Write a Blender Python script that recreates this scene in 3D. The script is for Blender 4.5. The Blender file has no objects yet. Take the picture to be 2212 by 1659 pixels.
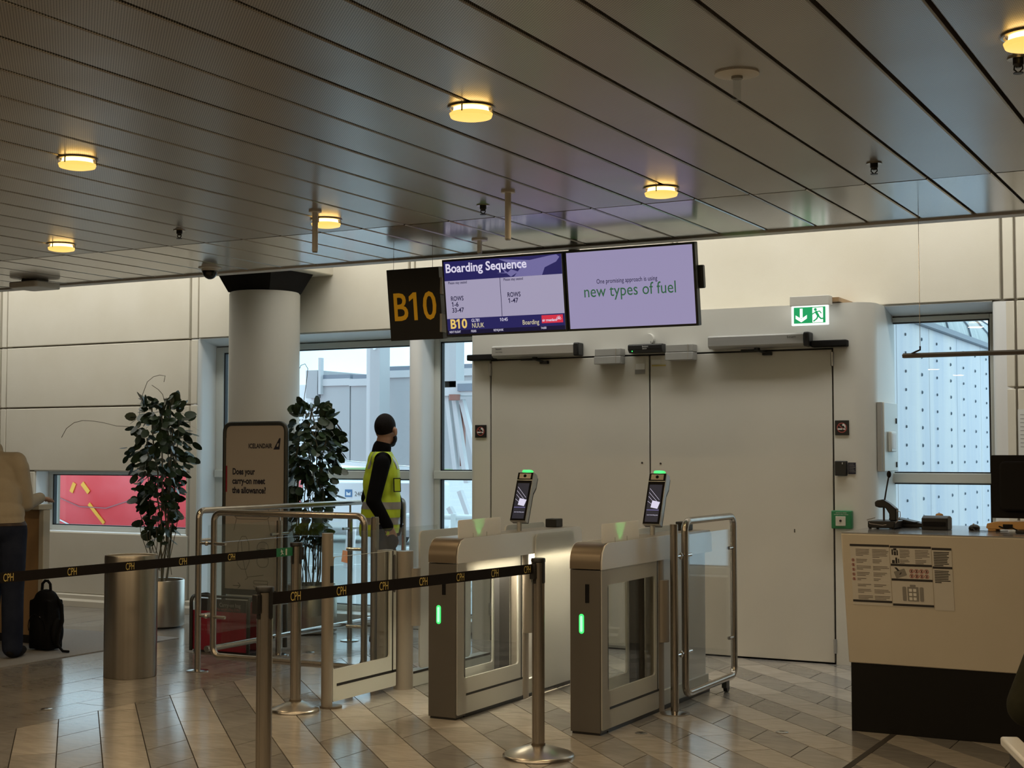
import bpy, bmesh, math, random
from mathutils import Vector, Matrix
random.seed(7)
scene = bpy.context.scene
C = scene.collection
PI = math.pi
def R(a): return math.radians(a)

# ------------------------------------------------------------------ camera
cam_d = bpy.data.cameras.new('camera'); cam = bpy.data.objects.new('camera', cam_d); C.objects.link(cam)
cam.location = (0, 0, 1.5)
cam.rotation_euler = (R(90) + math.atan(150.5 / 3120), 0, R(28.2))
cam_d.sensor_fit = 'HORIZONTAL'; cam_d.sensor_width = 36; cam_d.lens = 36 * 3120 / 2212
cam_d.clip_start = 0.05; cam_d.clip_end = 500
scene.camera = cam

# ------------------------------------------------------------------ sky
world = bpy.data.worlds.new('overcast_sky'); scene.world = world; world.use_nodes = True
nt = world.node_tree; nt.nodes.clear()
wo = nt.nodes.new('ShaderNodeOutputWorld'); wb = nt.nodes.new('ShaderNodeBackground')
wt = nt.nodes.new('ShaderNodeTexCoord'); wn = nt.nodes.new('ShaderNodeTexNoise'); wr = nt.nodes.new('ShaderNodeValToRGB')
wn.inputs['Scale'].default_value = 4.0; wn.inputs['Detail'].default_value = 5
wr.color_ramp.elements[0].position = 0.38; wr.color_ramp.elements[0].color = (0.34, 0.56, 0.69, 1)
wr.color_ramp.elements[1].position = 0.66; wr.color_ramp.elements[1].color = (0.60, 0.74, 0.82, 1)
nt.links.new(wt.outputs['Generated'], wn.inputs['Vector']); nt.links.new(wn.outputs['Fac'], wr.inputs['Fac'])
nt.links.new(wr.outputs['Color'], wb.inputs['Color']); nt.links.new(wb.outputs['Background'], wo.inputs['Surface'])
wb.inputs['Strength'].default_value = 2.75

# ------------------------------------------------------------------ large lights and exposure
def area(name, loc, aim, sx, sy, power, color, parent=None, shape='RECTANGLE', spread=180):
    l = bpy.data.lights.new(name, 'AREA'); l.shape = shape; l.size = sx
    if shape in ('RECTANGLE', 'ELLIPSE'): l.size_y = sy
    l.energy = power; l.color = color; l.spread = R(spread)
    o = bpy.data.objects.new(name, l); C.objects.link(o); o.location = loc
    o.rotation_euler = (Vector(aim) - Vector(loc)).to_track_quat('-Z', 'Y').to_euler()
    if parent: o.parent = parent
    return o
# daylight that falls through the roof light between the ceiling edge and the facade
area('roof_light', (-6.0, 9.45, 4.3), (-6.0, 10.35, 2.9), 15.0, 0.4, 118, (1.0, 0.98, 0.90), spread=130)
# the hall's ceiling lamps behind the viewer
for hy in (2.86, 0.94, -0.98, -2.9):
    for hx in (-8.9, -6.85, -4.79, -2.74, -0.69, 1.36):
        area('hall_lamp', (hx, hy, 2.80), (hx, hy, 0), 0.17, 0.17, 11.5, (1.0, 0.74, 0.43), shape='DISK')

scene.view_settings.view_transform = 'Standard'; scene.view_settings.look = 'None'
scene.view_settings.exposure = 0.0; scene.view_settings.gamma = 1.0
scene.view_settings.use_curve_mapping = False
scene.cycles.use_denoising = True
scene.cycles.max_bounces = 6; scene.cycles.transparent_max_bounces = 14
scene.cycles.use_adaptive_sampling = True; scene.cycles.adaptive_threshold = 0.03
scene.cycles.diffuse_bounces = 3; scene.cycles.glossy_bounces = 4
scene.cycles.sample_clamp_indirect = 6.0
scene.cycles.caustics_reflective = False; scene.cycles.caustics_refractive = False

# ------------------------------------------------------------------ materials
MATS = {}
def mat(name, col, rough=0.5, metal=0.0, spec=0.5, var=None, scale=6.0, stretch=(1, 1, 1), bump=0.0, bscale=40.0,
        emit=None, estr=0.0, coat=0.0, trans=0.0, sheen=0.0):
    m = bpy.data.materials.new(name); m.use_nodes = True; MATS[name] = m
    n = m.node_tree.nodes; l = m.node_tree.links; b = n['Principled BSDF']
    b.inputs['Base Color'].default_value = (*col, 1); b.inputs['Roughness'].default_value = rough
    b.inputs['Metallic'].default_value = metal; b.inputs['Specular IOR Level'].default_value = spec
    b.inputs['Coat Weight'].default_value = coat
    if sheen: b.inputs['Sheen Weight'].default_value = sheen
    if trans: b.inputs['Transmission Weight'].default_value = trans
    if emit: b.inputs['Emission Color'].default_value = (*emit, 1); b.inputs['Emission Strength'].default_value = estr
    if var or bump:
        tc = n.new('ShaderNodeTexCoord'); mp = n.new('ShaderNodeMapping'); mp.inputs['Scale'].default_value = stretch
        l.new(tc.outputs['Object'], mp.inputs['Vector'])
    if var:
        nz = n.new('ShaderNodeTexNoise'); nz.inputs['Scale'].default_value = scale; nz.inputs['Detail'].default_value = 4
        l.new(mp.outputs['Vector'], nz.inputs['Vector'])
        rp = n.new('ShaderNodeValToRGB'); rp.color_ramp.elements[0].position = 0.3; rp.color_ramp.elements[1].position = 0.7
        rp.color_ramp.elements[0].color = (*col, 1); rp.color_ramp.elements[1].color = (*var, 1)
        l.new(nz.outputs['Fac'], rp.inputs['Fac']); l.new(rp.outputs['Color'], b.inputs['Base Color'])
    if bump:
        nb = n.new('ShaderNodeTexNoise'); nb.inputs['Scale'].default_value = bscale; nb.inputs['Detail'].default_value = 3
        l.new(mp.outputs['Vector'], nb.inputs['Vector'])
        bp = n.new('ShaderNodeBump'); bp.inputs['Strength'].default_value = bump; bp.inputs['Distance'].default_value = 0.01
        l.new(nb.outputs['Fac'], bp.inputs['Height']); l.new(bp.outputs['Normal'], b.inputs['Normal'])
    return m

def glassy(name, tint=(1, 1, 1), refl=0.09, rough=0.0, gcol=(1, 1, 1), edge=0.4):
    """thin pane: clear pass-through with a fresnel mirror"""
    m = bpy.data.materials.new(name); m.use_nodes = True; MATS[name] = m
    n = m.node_tree.nodes; l = m.node_tree.links; n.clear()
    o = n.new('ShaderNodeOutputMaterial'); mx = n.new('ShaderNodeMixShader'); t = n.new('ShaderNodeBsdfTransparent'); g = n.new('ShaderNodeBsdfGlossy')
    lw = n.new('ShaderNodeLayerWeight'); lw.inputs['Blend'].default_value = 0.35
    mr = n.new('ShaderNodeMapRange'); mr.inputs['To Min'].default_value = refl; mr.inputs['To Max'].default_value = edge
    pw = n.new('ShaderNodeMath'); pw.operation = 'POWER'; pw.inputs[1].default_value = 2.5
    l.new(lw.outputs['Facing'], pw.inputs[0]); l.new(pw.outputs[0], mr.inputs['Value'])
    t.inputs['Color'].default_value = (*tint, 1); g.inputs['Color'].default_value = (*gcol, 1); g.inputs['Roughness'].default_value = rough
    l.new(mr.outputs['Result'], mx.inputs['Fac']); l.new(t.outputs[0], mx.inputs[1]); l.new(g.outputs[0], mx.inputs[2]); l.new(mx.outputs[0], o.inputs['Surface'])
    return m

def frosted(name, col, tr=0.35, see=0.0, rough=0.4):
    m = bpy.data.materials.new(name); m.use_nodes = True; MATS[name] = m
    n = m.node_tree.nodes; l = m.node_tree.links; n.clear()
    o = n.new('ShaderNodeOutputMaterial'); a = n.new('ShaderNodeMixShader'); b = n.new('ShaderNodeMixShader')
    d = n.new('ShaderNodeBsdfPrincipled'); t = n.new('ShaderNodeBsdfTranslucent'); s = n.new('ShaderNodeBsdfTransparent')
    d.inputs['Base Color'].default_value = (*col, 1); d.inputs['Roughness'].default_value = rough; t.inputs['Color'].default_value = (*col, 1)
    a.inputs['Fac'].default_value = tr; b.inputs['Fac'].default_value = see
    l.new(d.outputs[0], a.inputs[1]); l.new(t.outputs[0], a.inputs[2]); l.new(a.outputs[0], b.inputs[1]); l.new(s.outputs[0], b.inputs[2]); l.new(b.outputs[0], o.inputs['Surface'])
    return m

def perforated(name, col, hole, rough, metal):
    m = mat(name, col, rough, metal)
    n = m.node_tree.nodes; l = m.node_tree.links; b = n['Principled BSDF']
    g = n.new('ShaderNodeNewGeometry'); sp = n.new('ShaderNodeSeparateXYZ'); l.new(g.outputs['Position'], sp.inputs[0])
    outs = []
    for ax, k in (('X', 2 * PI / 0.012), ('Y', 2 * PI / 0.012)):
        mu = n.new('ShaderNodeMath'); mu.operation = 'MULTIPLY'; mu.inputs[1].default_value = k; l.new(sp.outputs[ax], mu.inputs[0])
        si = n.new('ShaderNodeMath'); si.operation = 'SINE'; l.new(mu.outputs[0], si.inputs[0]); outs.append(si)
    pr = n.new('ShaderNodeMath'); pr.operation = 'MULTIPLY'; l.new(outs[0].outputs[0], pr.inputs[0]); l.new(outs[1].outputs[0], pr.inputs[1])
    gt = n.new('ShaderNodeMapRange'); gt.inputs['From Min'].default_value = 0.15; gt.inputs['From Max'].default_value = 0.5
    l.new(pr.outputs[0], gt.inputs['Value'])
    mx = n.new('ShaderNodeMix'); mx.data_type = 'RGBA'; mx.inputs[6].default_value = (*col, 1); mx.inputs[7].default_value = (*hole, 1)
    l.new(gt.outputs[0], mx.inputs[0]); l.new(mx.outputs[2], b.inputs['Base Color'])
    # gentle dents of the thin sheet
    nb = n.new('ShaderNodeTexNoise'); nb.inputs['Scale'].default_value = 1.3; nb.inputs['Detail'].default_value = 2; l.new(g.outputs['Position'], nb.inputs['Vector'])
    bp = n.new('ShaderNodeBump'); bp.inputs['Strength'].default_value = 0.35; bp.inputs['Distance'].default_value = 0.02
    l.new(nb.outputs['Fac'], bp.inputs['Height']); l.new(bp.outputs['Normal'], b.inputs['Normal'])
    return m

def tilemat(name, c1, c2, rough):
    m = mat(name, c1, rough, spec=1.0, var=c2, scale=1.6, stretch=(1, 1, 1), bump=0.03, bscale=30)
    n = m.node_tree.nodes; l = m.node_tree.links; b = n['Principled BSDF']
    oi = n.new('ShaderNodeObjectInfo'); mr = n.new('ShaderNodeMapRange'); mr.inputs['To Min'].default_value = 0.86; mr.inputs['To Max'].default_value = 1.12
    l.new(oi.outputs['Random'], mr.inputs['Value'])
    hs = n.new('ShaderNodeHueSaturation'); l.new(mr.outputs[0], hs.inputs['Value'])
    src = b.inputs['Base Color'].links[0].from_socket
    # faint veins of the stone
    wv = n.new('ShaderNodeTexNoise'); wv.inputs['Scale'].default_value = 5; wv.inputs['Detail'].default_value = 6; wv.inputs['Distortion'].default_value = 1.2
    g = n.new('ShaderNodeNewGeometry'); mp = n.new('ShaderNodeMapping'); mp.inputs['Rotation'].default_value = (0, 0, R(35)); mp.inputs['Scale'].default_value = (1, 3.5, 1)
    l.new(g.outputs['Position'], mp.inputs['Vector']); l.new(mp.outputs[0], wv.inputs['Vector'])
    m2 = n.new('ShaderNodeMapRange'); m2.inputs['From Min'].default_value = 0.3; m2.inputs['From Max'].default_value = 0.75; m2.inputs['To Min'].default_value = 0.8; m2.inputs['To Max'].default_value = 1.08
    l.new(wv.outputs['Fac'], m2.inputs['Value'])
    mu = n.new('ShaderNodeMix'); mu.data_type = 'RGBA'; mu.blend_type = 'MULTIPLY'; mu.inputs[0].default_value = 1.0
    l.new(src, mu.inputs[6]); l.new(m2.outputs[0], mu.inputs[7]); l.new(mu.outputs[2], hs.inputs['Color']); l.new(hs.outputs[0], b.inputs['Base Color'])
    return m

mat('concrete', (0.74, 0.69, 0.575), 0.75, var=(0.79, 0.745, 0.64), scale=2.2, bump=0.12, bscale=260)
mat('joint', (0.36, 0.325, 0.265), 0.9)
mat('strip_dark', (0.05, 0.042, 0.035), 0.8)
mat('white_paint', (0.68, 0.67, 0.62), 0.42, var=(0.72, 0.71, 0.66), scale=2)
mat('reveal_white', (0.88, 0.89, 0.89), 0.4)
mat('door_paint', (0.63, 0.61, 0.55), 0.45, var=(0.67, 0.65, 0.59), scale=1.4)
mat('frame_white', (0.62, 0.64, 0.60), 0.4)
mat('room_wall', (0.30, 0.27, 0.23), 0.8)
perforated('ceiling_perforated', (0.48, 0.455, 0.42), (0.10, 0.092, 0.084), 0.28, 0.42)
mat('ceiling_sheet', (0.46, 0.44, 0.40), 0.16, 0.45, var=(0.50, 0.48, 0.44), scale=3)
mat('ceiling_void', (0.05, 0.045, 0.04), 0.9)
mat('fascia', (0.80, 0.78, 0.74), 0.5)
tilemat('tile_light', (0.49, 0.45, 0.40), (0.55, 0.51, 0.46), 0.16)
tilemat('tile_dark', (0.30, 0.287, 0.27), (0.35, 0.335, 0.315), 0.15)
tilemat('tile_plank', (0.31, 0.292, 0.27), (0.36, 0.34, 0.315), 0.15)
mat('grout', (0.05, 0.045, 0.04), 0.9)
mat('carpet', (0.30, 0.295, 0.29), 0.95, var=(0.34, 0.335, 0.33), scale=90, bump=0.2, bscale=300)
mat('steel', (0.42, 0.38, 0.33), 0.27, 1.0, var=(0.50, 0.455, 0.40), scale=14, stretch=(1, 1, 0.02))
mat('steel_bright', (0.62, 0.60, 0.57), 0.18, 1.0)
mat('steel_brushed', (0.46, 0.42, 0.36), 0.30, 1.0, var=(0.56, 0.52, 0.46), scale=30, stretch=(1, 1, 0.01))
mat('taupe', (0.36, 0.325, 0.28), 0.38, 0.4)
mat('taupe_dark', (0.105, 0.097, 0.088), 0.45, 0.1)
mat('bronze', (0.19, 0.155, 0.115), 0.36, 0.5)
mat('rail_grey', (0.13, 0.115, 0.105), 0.45)
mat('steel_satin', (0.56, 0.53, 0.49), 0.30, 1.0)
mat('silver_panel', (0.80, 0.81, 0.81), 0.34, 0.15)
mat('column_paint', (0.50, 0.485, 0.43), 0.6, var=(0.56, 0.54, 0.485), scale=2.5, stretch=(1, 1, 0.3))
mat('grey_box', (0.36, 0.355, 0.335), 0.5)
mat('alu', (0.46, 0.46, 0.45), 0.35, 0.5, var=(0.50, 0.50, 0.49), scale=60, stretch=(0.02, 1, 1))
mat('black', (0.012, 0.012, 0.013), 0.4)
mat('black_soft', (0.012, 0.011, 0.011), 0.75, spec=0.2)
mat('black_gloss', (0.008, 0.008, 0.010), 0.12)
mat('plinth_black', (0.007, 0.0065, 0.006), 0.6, spec=0.2)
mat('counter_white', (0.60, 0.555, 0.47), 0.45, var=(0.63, 0.585, 0.50), scale=3)
mat('counter_top', (0.30, 0.31, 0.33), 0.14)
mat('belt', (0.010, 0.0075, 0.007), 0.7, spec=0.15)
mat('belt_gold', (0.62, 0.49, 0.14), 0.6)
mat('belt_green', (0.012, 0.17, 0.07), 0.6)
mat('white_print', (0.78, 0.78, 0.76), 0.6)
mat('paper', (0.62, 0.60, 0.56), 0.7)
mat('ink', (0.03, 0.028, 0.03), 0.7)
mat('ink_grey', (0.20, 0.18, 0.165), 0.7)
mat('ink_line', (0.13, 0.115, 0.105), 0.7)
mat('grey_print', (0.26, 0.25, 0.235), 0.7)
mat('red_print', (0.42, 0.09, 0.075), 0.6)
mat('poster', (0.44, 0.40, 0.36), 0.65)
mat('ink_navy', (0.012, 0.012, 0.03), 0.6)
mat('sign_frame', (0.055, 0.06, 0.058), 0.4, 0.5)
mat('sizer_red', (0.30, 0.02, 0.045), 0.45)
mat('sizer_dark', (0.04, 0.04, 0.045), 0.5)
mat('faded_text', (0.40, 0.36, 0.36), 0.6)
mat('red_text', (0.42, 0.12, 0.13), 0.6)
mat('wood', (0.36, 0.225, 0.11), 0.45, var=(0.43, 0.28, 0.145), scale=6, stretch=(1, 1, 0.08))
mat('leaf', (0.022, 0.042, 0.018), 0.32, var=(0.035, 0.06, 0.024), scale=9)
mat('stem', (0.15, 0.13, 0.075), 0.7)
mat('soil', (0.03, 0.022, 0.016), 0.95)
mat('skin', (0.40, 0.235, 0.165), 0.5)
mat('hair', (0.008, 0.006, 0.005), 0.7, spec=0.15, bump=0.5, bscale=160)
mat('vest', (0.55, 0.72, 0.03), 0.6, bump=0.15, bscale=22)
mat('reflective', (0.33, 0.32, 0.30), 0.35, 0.3)
mat('jacket', (0.005, 0.005, 0.006), 0.85, spec=0.1, bump=0.2, bscale=30)
mat('jeans', (0.014, 0.019, 0.038), 0.85, spec=0.1, var=(0.026, 0.033, 0.058), scale=7, bump=0.25, bscale=26)
mat('shirt', (0.40, 0.345, 0.26), 0.85, var=(0.44, 0.385, 0.295), scale=8, bump=0.35, bscale=14)
mat('olive', (0.018, 0.018, 0.010), 0.85, spec=0.15, var=(0.030, 0.030, 0.017), scale=8, bump=0.5, bscale=16)
mat('leather', (0.045, 0.025, 0.018), 0.55)
mat('backpack', (0.006, 0.006, 0.007), 0.75, spec=0.15, bump=0.25, bscale=50)
mat('beige_plastic', (0.72, 0.41, 0.15), 0.5)
mat('green_box', (0.02, 0.20, 0.075), 0.4)
mat('cream_plastic', (0.62, 0.60, 0.52), 0.5)
mat('off_white', (0.76, 0.74, 0.69), 0.5)
mat('gold_sign', (0.55, 0.29, 0.012), 0.5, emit=(0.9, 0.42, 0.01), estr=0.12)
mat('grey_plastic', (0.66, 0.67, 0.68), 0.35)
glassy('window_glass', (0.97, 0.985, 0.985), 0.03, 0.0)
glassy('barrier_glass', (0.92, 0.94, 0.935), 0.035, 0.01)
glassy('clear_acrylic', (0.93, 0.94, 0.935), 0.07, 0.04)
frosted('frost', (0.82, 0.83, 0.81), 0.5)
frosted('frost_top', (0.96, 0.96, 0.95), 0.82, rough=0.35)
# lights and screens
mat('lamp_glow', (1, 0.8, 0.4), 0.4, emit=(1.0, 0.60, 0.14), estr=1.15)
mat('lamp_ring', (1, 0.8, 0.5), 0.4, emit=(1.0, 0.66, 0.24), estr=5.0)
mat('led_green', (0.1, 0.8, 0.3), 0.4, emit=(0.035, 0.80, 0.13), estr=1.5)
mat('led_core', (0.5, 1, 0.7), 0.4, emit=(0.36, 1.0, 0.58), estr=1.1)
mat('led_warm', (1, 0.9, 0.7), 0.4, emit=(1.0, 0.80, 0.50), estr=5.0)
mat('screen_lilac', (0.02, 0.02, 0.02), 0.25, emit=(0.345, 0.305, 0.50), estr=0.86)
mat('screen_pale', (0.02, 0.02, 0.02), 0.25, emit=(0.40, 0.365, 0.52), estr=0.86)
mat('screen_navy', (0.01, 0.01, 0.01), 0.25, emit=(0.018, 0.016, 0.10), estr=1.0)
mat('screen_deep', (0.01, 0.01, 0.01), 0.25, emit=(0.007, 0.006, 0.03), estr=1.0)
mat('screen_plane', (0.02, 0.02, 0.02), 0.25, emit=(0.155, 0.14, 0.33), estr=1.0)
mat('screen_white', (0.02, 0.02, 0.02), 0.25, emit=(0.68, 0.64, 0.80), estr=1.0)
mat('screen_ink', (0.01, 0.01, 0.01), 0.25, emit=(0.012, 0.010, 0.045), estr=1.0)
mat('screen_green', (0.01, 0.02, 0.01), 0.25, emit=(0.03, 0.105, 0.05), estr=1.0)
mat('screen_gold', (0.02, 0.02, 0.02), 0.25, emit=(0.75, 0.52, 0.14), estr=1.0)
mat('screen_cream', (0.02, 0.02, 0.02), 0.25, emit=(0.62, 0.55, 0.34), estr=1.0)
mat('screen_red', (0.02, 0.01, 0.01), 0.25, emit=(0.62, 0.03, 0.06), estr=1.0)
mat('screen_grey', (0.01, 0.01, 0.012), 0.2, emit=(0.022, 0.021, 0.028), estr=1.0)
mat('exit_green', (0.01, 0.2, 0.08), 0.4, emit=(0.010, 0.26, 0.085), estr=1.0)
mat('exit_white', (0.9, 0.9, 0.9), 0.4, emit=(0.95, 1.0, 0.97), estr=1.0)
# outside
mat('apron', (0.46, 0.46, 0.46), 0.7, var=(0.52, 0.52, 0.52), scale=0.4)
mat('bridge_grey', (0.44, 0.44, 0.45), 0.55, var=(0.48, 0.48, 0.49), scale=0.6, stretch=(1, 1, 0.1))
mat('bridge_light', (0.60, 0.60, 0.61), 0.5)
mat('bridge_dark', (0.22, 0.25, 0.30), 0.5)
mat('bridge_white', (0.85, 0.87, 0.88), 0.5)
mat('rust', (0.30, 0.13, 0.10), 0.6)
mat('cladding', (0.48, 0.51, 0.60), 0.42, 0.1, var=(0.70, 0.67, 0.66), scale=1.5, stretch=(1, 2.2, 0.25))
mat('rivet', (0.10, 0.14, 0.18), 0.5)
mat('barrel', (0.24, 0.29, 0.30), 0.45, 0.3, var=(0.50, 0.53, 0.52), scale=7, stretch=(1, 4, 0.2))
mat('fuselage_red', (0.70, 0.028, 0.035), 0.38, var=(0.78, 0.09, 0.10), scale=0.9)
mat('marking_yellow', (0.85, 0.40, 0.04), 0.5)
mat('engine_brown', (0.36, 0.13, 0.14), 0.4)
mat('logo_blue', (0.06, 0.20, 0.42), 0.5)
mat('grass', (0.16, 0.26, 0.08), 0.9)
mat('hivis_orange', (0.9, 0.20, 0.02), 0.6)

# ------------------------------------------------------------------ mesh builder
class MB:
    def __init__(s): s.v = []; s.f = []
    def add(s, vs, fs):
        o = len(s.v); s.v += [tuple(p) for p in vs]; s.f += [tuple(i + o for i in f) for f in fs]; return s
    def box(s, x0, x1, y0, y1, z0, z1):
        v = [(x0, y0, z0), (x1, y0, z0), (x1, y1, z0), (x0, y1, z0), (x0, y0, z1), (x1, y0, z1), (x1, y1, z1), (x0, y1, z1)]
        return s.add(v, [(0, 3, 2, 1), (4, 5, 6, 7), (0, 1, 5, 4), (1, 2, 6, 5), (2, 3, 7, 6), (3, 0, 4, 7)])
    def prism(s, poly, o, u, w, e):
        """polygon (a,b) -> o + a*u + b*w, extruded by vector e"""
        o, u, w, e = Vector(o), Vector(u), Vector(w), Vector(e); n = len(poly)
        a = [o + u * p[0] + w * p[1] for p in poly]; b = [p + e for p in a]
        fs = [tuple(range(n))[::-1], tuple(range(n, 2 * n))] + [(i, (i + 1) % n, n + (i + 1) % n, n + i) for i in range(n)]
        if u.cross(w).dot(e) < 0: fs = [f[::-1] for f in fs]
        return s.add(a + b, fs)
    def flat(s, poly, o, u, w):
        o, u, w = Vector(o), Vector(u), Vector(w)
        return s.add([o + u * p[0] + w * p[1] for p in poly], [tuple(range(len(poly)))])
    def cyl(s, p0, p1, r0, r1=None, n=16):
        p0, p1 = Vector(p0), Vector(p1); r1 = r0 if r1 is None else r1
        d = (p1 - p0).normalized(); a = d.orthogonal().normalized(); b = d.cross(a)
        vs = [p0 + (a * math.cos(t) + b * math.sin(t)) * r0 for t in [2 * PI * i / n for i in range(n)]]
        vs += [p1 + (a * math.cos(t) + b * math.sin(t)) * r1 for t in [2 * PI * i / n for i in range(n)]]
        return s.add(vs, [(i, (i + 1) % n, n + (i + 1) % n, n + i) for i in range(n)] + [tuple(range(n))[::-1], tuple(range(n, 2 * n))])
    def tube(s, pts, r, n=12, closed=False):
        pts = [Vector(p) for p in pts]; m = len(pts); rs = r if isinstance(r, (list, tuple)) else [r] * m
        tang = []
        for i in range(m):
            a = pts[(i - 1) % m] if (closed or i > 0) else pts[i]; b = pts[(i + 1) % m] if (closed or i < m - 1) else pts[i]
            tang.append((b - a).normalized())
        up = tang[0].orthogonal().normalized(); vs = []
        for i in range(m):
            up = (up - tang[i] * up.dot(tang[i])).normalized(); bi = tang[i].cross(up)
            vs += [pts[i] + (up * math.cos(t) + bi * math.sin(t)) * rs[i] for t in [2 * PI * k / n for k in range(n)]]
        fs = []
        for i in range(m if closed else m - 1):
            j = (i + 1) % m
            sh = 0
            if closed and i == m - 1:
                sh = min(range(n), key=lambda q: (Vector(vs[i * n]) - Vector(vs[q])).length)
            for k in range(n): fs.append((i * n + k, i * n + (k + 1) % n, j * n + (k + 1 + sh) % n, j * n + (k + sh) % n))
        if not closed: fs += [tuple(range(n))[::-1], tuple(range((m - 1) * n, m * n))]
        return s.add(vs, fs)
    def lathe(s, prof, c, n=28):
        c = Vector(c); m = len(prof); vs = []
        for r, z in prof: vs += [c + Vector((r * math.cos(2 * PI * k / n), r * math.sin(2 * PI * k / n), z)) for k in range(n)]
        fs = []
        for i in range(m - 1):
            for k in range(n): fs.append((i * n + k, i * n + (k + 1) % n, (i + 1) * n + (k + 1) % n, (i + 1) * n + k))
        if prof[0][0] > 0: fs.append(tuple(range(n))[::-1])
        if prof[-1][0] > 0: fs.append(tuple(range((m - 1) * n, m * n)))
        return s.add(vs, fs)
    def ball(s, c, r, n=16, m=10, M=None):
        c = Vector(c); r = r if isinstance(r, (tuple, list)) else (r, r, r); vs = []; 
        for i in range(1, m):
            a = PI * i / m
            for k in range(n):
                p = Vector((r[0] * math.sin(a) * math.cos(2 * PI * k / n), r[1] * math.sin(a) * math.sin(2 * PI * k / n), r[2] * math.cos(a)))
                vs.append(c + (M @ p if M else p))
        t = Vector((0, 0, r[2])); vs += [c + (M @ t if M else t), c - (M @ t if M else t)]
        top, bot = len(vs) - 2, len(vs) - 1; fs = []
        for i in range(m - 2):
            for k in range(n): fs.append((i * n + k, (i + 1) * n + k, (i + 1) * n + (k + 1) % n, i * n + (k + 1) % n))
        for k in range(n): fs.append((top, k, (k + 1) % n)); fs.append((bot, (m - 2) * n + (k + 1) % n, (m - 2) * n + k))
        return s.add(vs, fs)
    def obox(s, c, u, v, w):
        c, u, v, w = Vector(c), Vector(u), Vector(v), Vector(w)
        vs = [c + u * a + v * b + w * d for d in (-.5, .5) for a, b in ((-.5, -.5), (.5, -.5), (.5, .5), (-.5, .5))]
        fs = [(0, 3, 2, 1), (4, 5, 6, 7), (0, 1, 5, 4), (1, 2, 6, 5), (2, 3, 7, 6), (3, 0, 4, 7)]
        if u.cross(v).dot(w) < 0: fs = [f[::-1] for f in fs]
        return s.add(vs, fs)
    def text(s, string, size, o, u, w, sx=1.0, align='LEFT', off=0.0, fit=None, bold=0.0):
        vs, fs = text_mesh(string, bold)
        if fit: sx = fit / (max(p[0] for p in vs) * size)
        o, u, w = Vector(o), Vector(u).normalized(), Vector(w).normalized(); n = u.cross(w)
        xs = [p[0] for p in vs] or [0]; wd = (max(xs)) * size * sx
        sh = {'LEFT': 0, 'CENTER': -wd / 2, 'RIGHT': -wd}[align]
        return s.add([o + u * (p[0] * size * sx + sh) + w * (p[1] * size) + n * off for p in vs], fs)

TXT = {}
def text_mesh(st, bold=0.0):
    key = (st, bold)
    if key not in TXT:
        cu = bpy.data.curves.new('text', 'FONT'); cu.body = st; cu.size = 1.0; cu.resolution_u = 3; cu.offset = bold
        o = bpy.data.objects.new('text', cu); C.objects.link(o)
        bpy.context.view_layer.update()
        me = bpy.data.meshes.new_from_object(o.evaluated_get(bpy.context.evaluated_depsgraph_get()))
        V = [tuple(v.co[:2]) for v in me.vertices]; F = [tuple(p.vertices) for p in me.polygons]
        if '1' in st:               # the built-in figure one is a bare bar: give it its flag
            par = list(range(len(V)))
            def root(i):
                while par[i] != i: i = par[i]
                return i
            for f in F:
                for i in f[1:]: par[root(i)] = root(f[0])
            isl = {}
            for i in range(len(V)): isl.setdefault(root(i), []).append(V[i])
            bars_ = [q for q in isl.values() if max(p[0] for p in q) - min(p[0] for p in q) < 0.2 and max(p[1] for p in q) - min(p[1] for p in q) > 0.5]
            if len(bars_) == st.count('1'):
                for q in bars_:
                    xa, yt = min(p[0] for p in q), max(p[1] for p in q); n0 = len(V)
                    V += [(xa + 0.005, yt), (xa - 0.15, yt - 0.10), (xa - 0.15, yt - 0.215 - bold), (xa + 0.005, yt - 0.13 - bold)]; F.append((n0, n0 + 1, n0 + 2, n0 + 3))
        TXT[key] = (V, F)
        bpy.data.objects.remove(o); bpy.data.curves.remove(cu); bpy.data.meshes.remove(me)
    return TXT[key]

def rrect(x0, x1, y0, y1, r, n=5):
    out = []
    for cx, cy, a in ((x1 - r, y0 + r, -90), (x1 - r, y1 - r, 0), (x0 + r, y1 - r, 90), (x0 + r, y0 + r, 180)):
        out += [(cx + r * math.cos(R(a + 90 * i / n)), cy + r * math.sin(R(a + 90 * i / n))) for i in range(n + 1)]
    return out
def circ(cx, cy, r, n=20): return [(cx + r * math.cos(2 * PI * i / n), cy + r * math.sin(2 * PI * i / n)) for i in range(n)]
def fillet(pts, r, n=6):
    pts = [Vector(p) for p in pts]; out = [pts[0]]
    for i in range(1, len(pts) - 1):
        a = (pts[i - 1] - pts[i]).normalized(); b = (pts[i + 1] - pts[i]).normalized()
        p, q = pts[i] + a * r, pts[i] + b * r
        for k in range(n + 1):
            t = k / n; out.append(p * (1 - t) ** 2 + pts[i] * 2 * t * (1 - t) + q * t * t)
    out.append(pts[-1]); return out
def ring_path(x0, x1, z0, z1, r, f, n=6):
    """closed rounded rectangle path, f maps (a,b) to 3d"""
    return [f(a, b) for a, b in rrect(x0, x1, z0, z1, r, n)]

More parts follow.
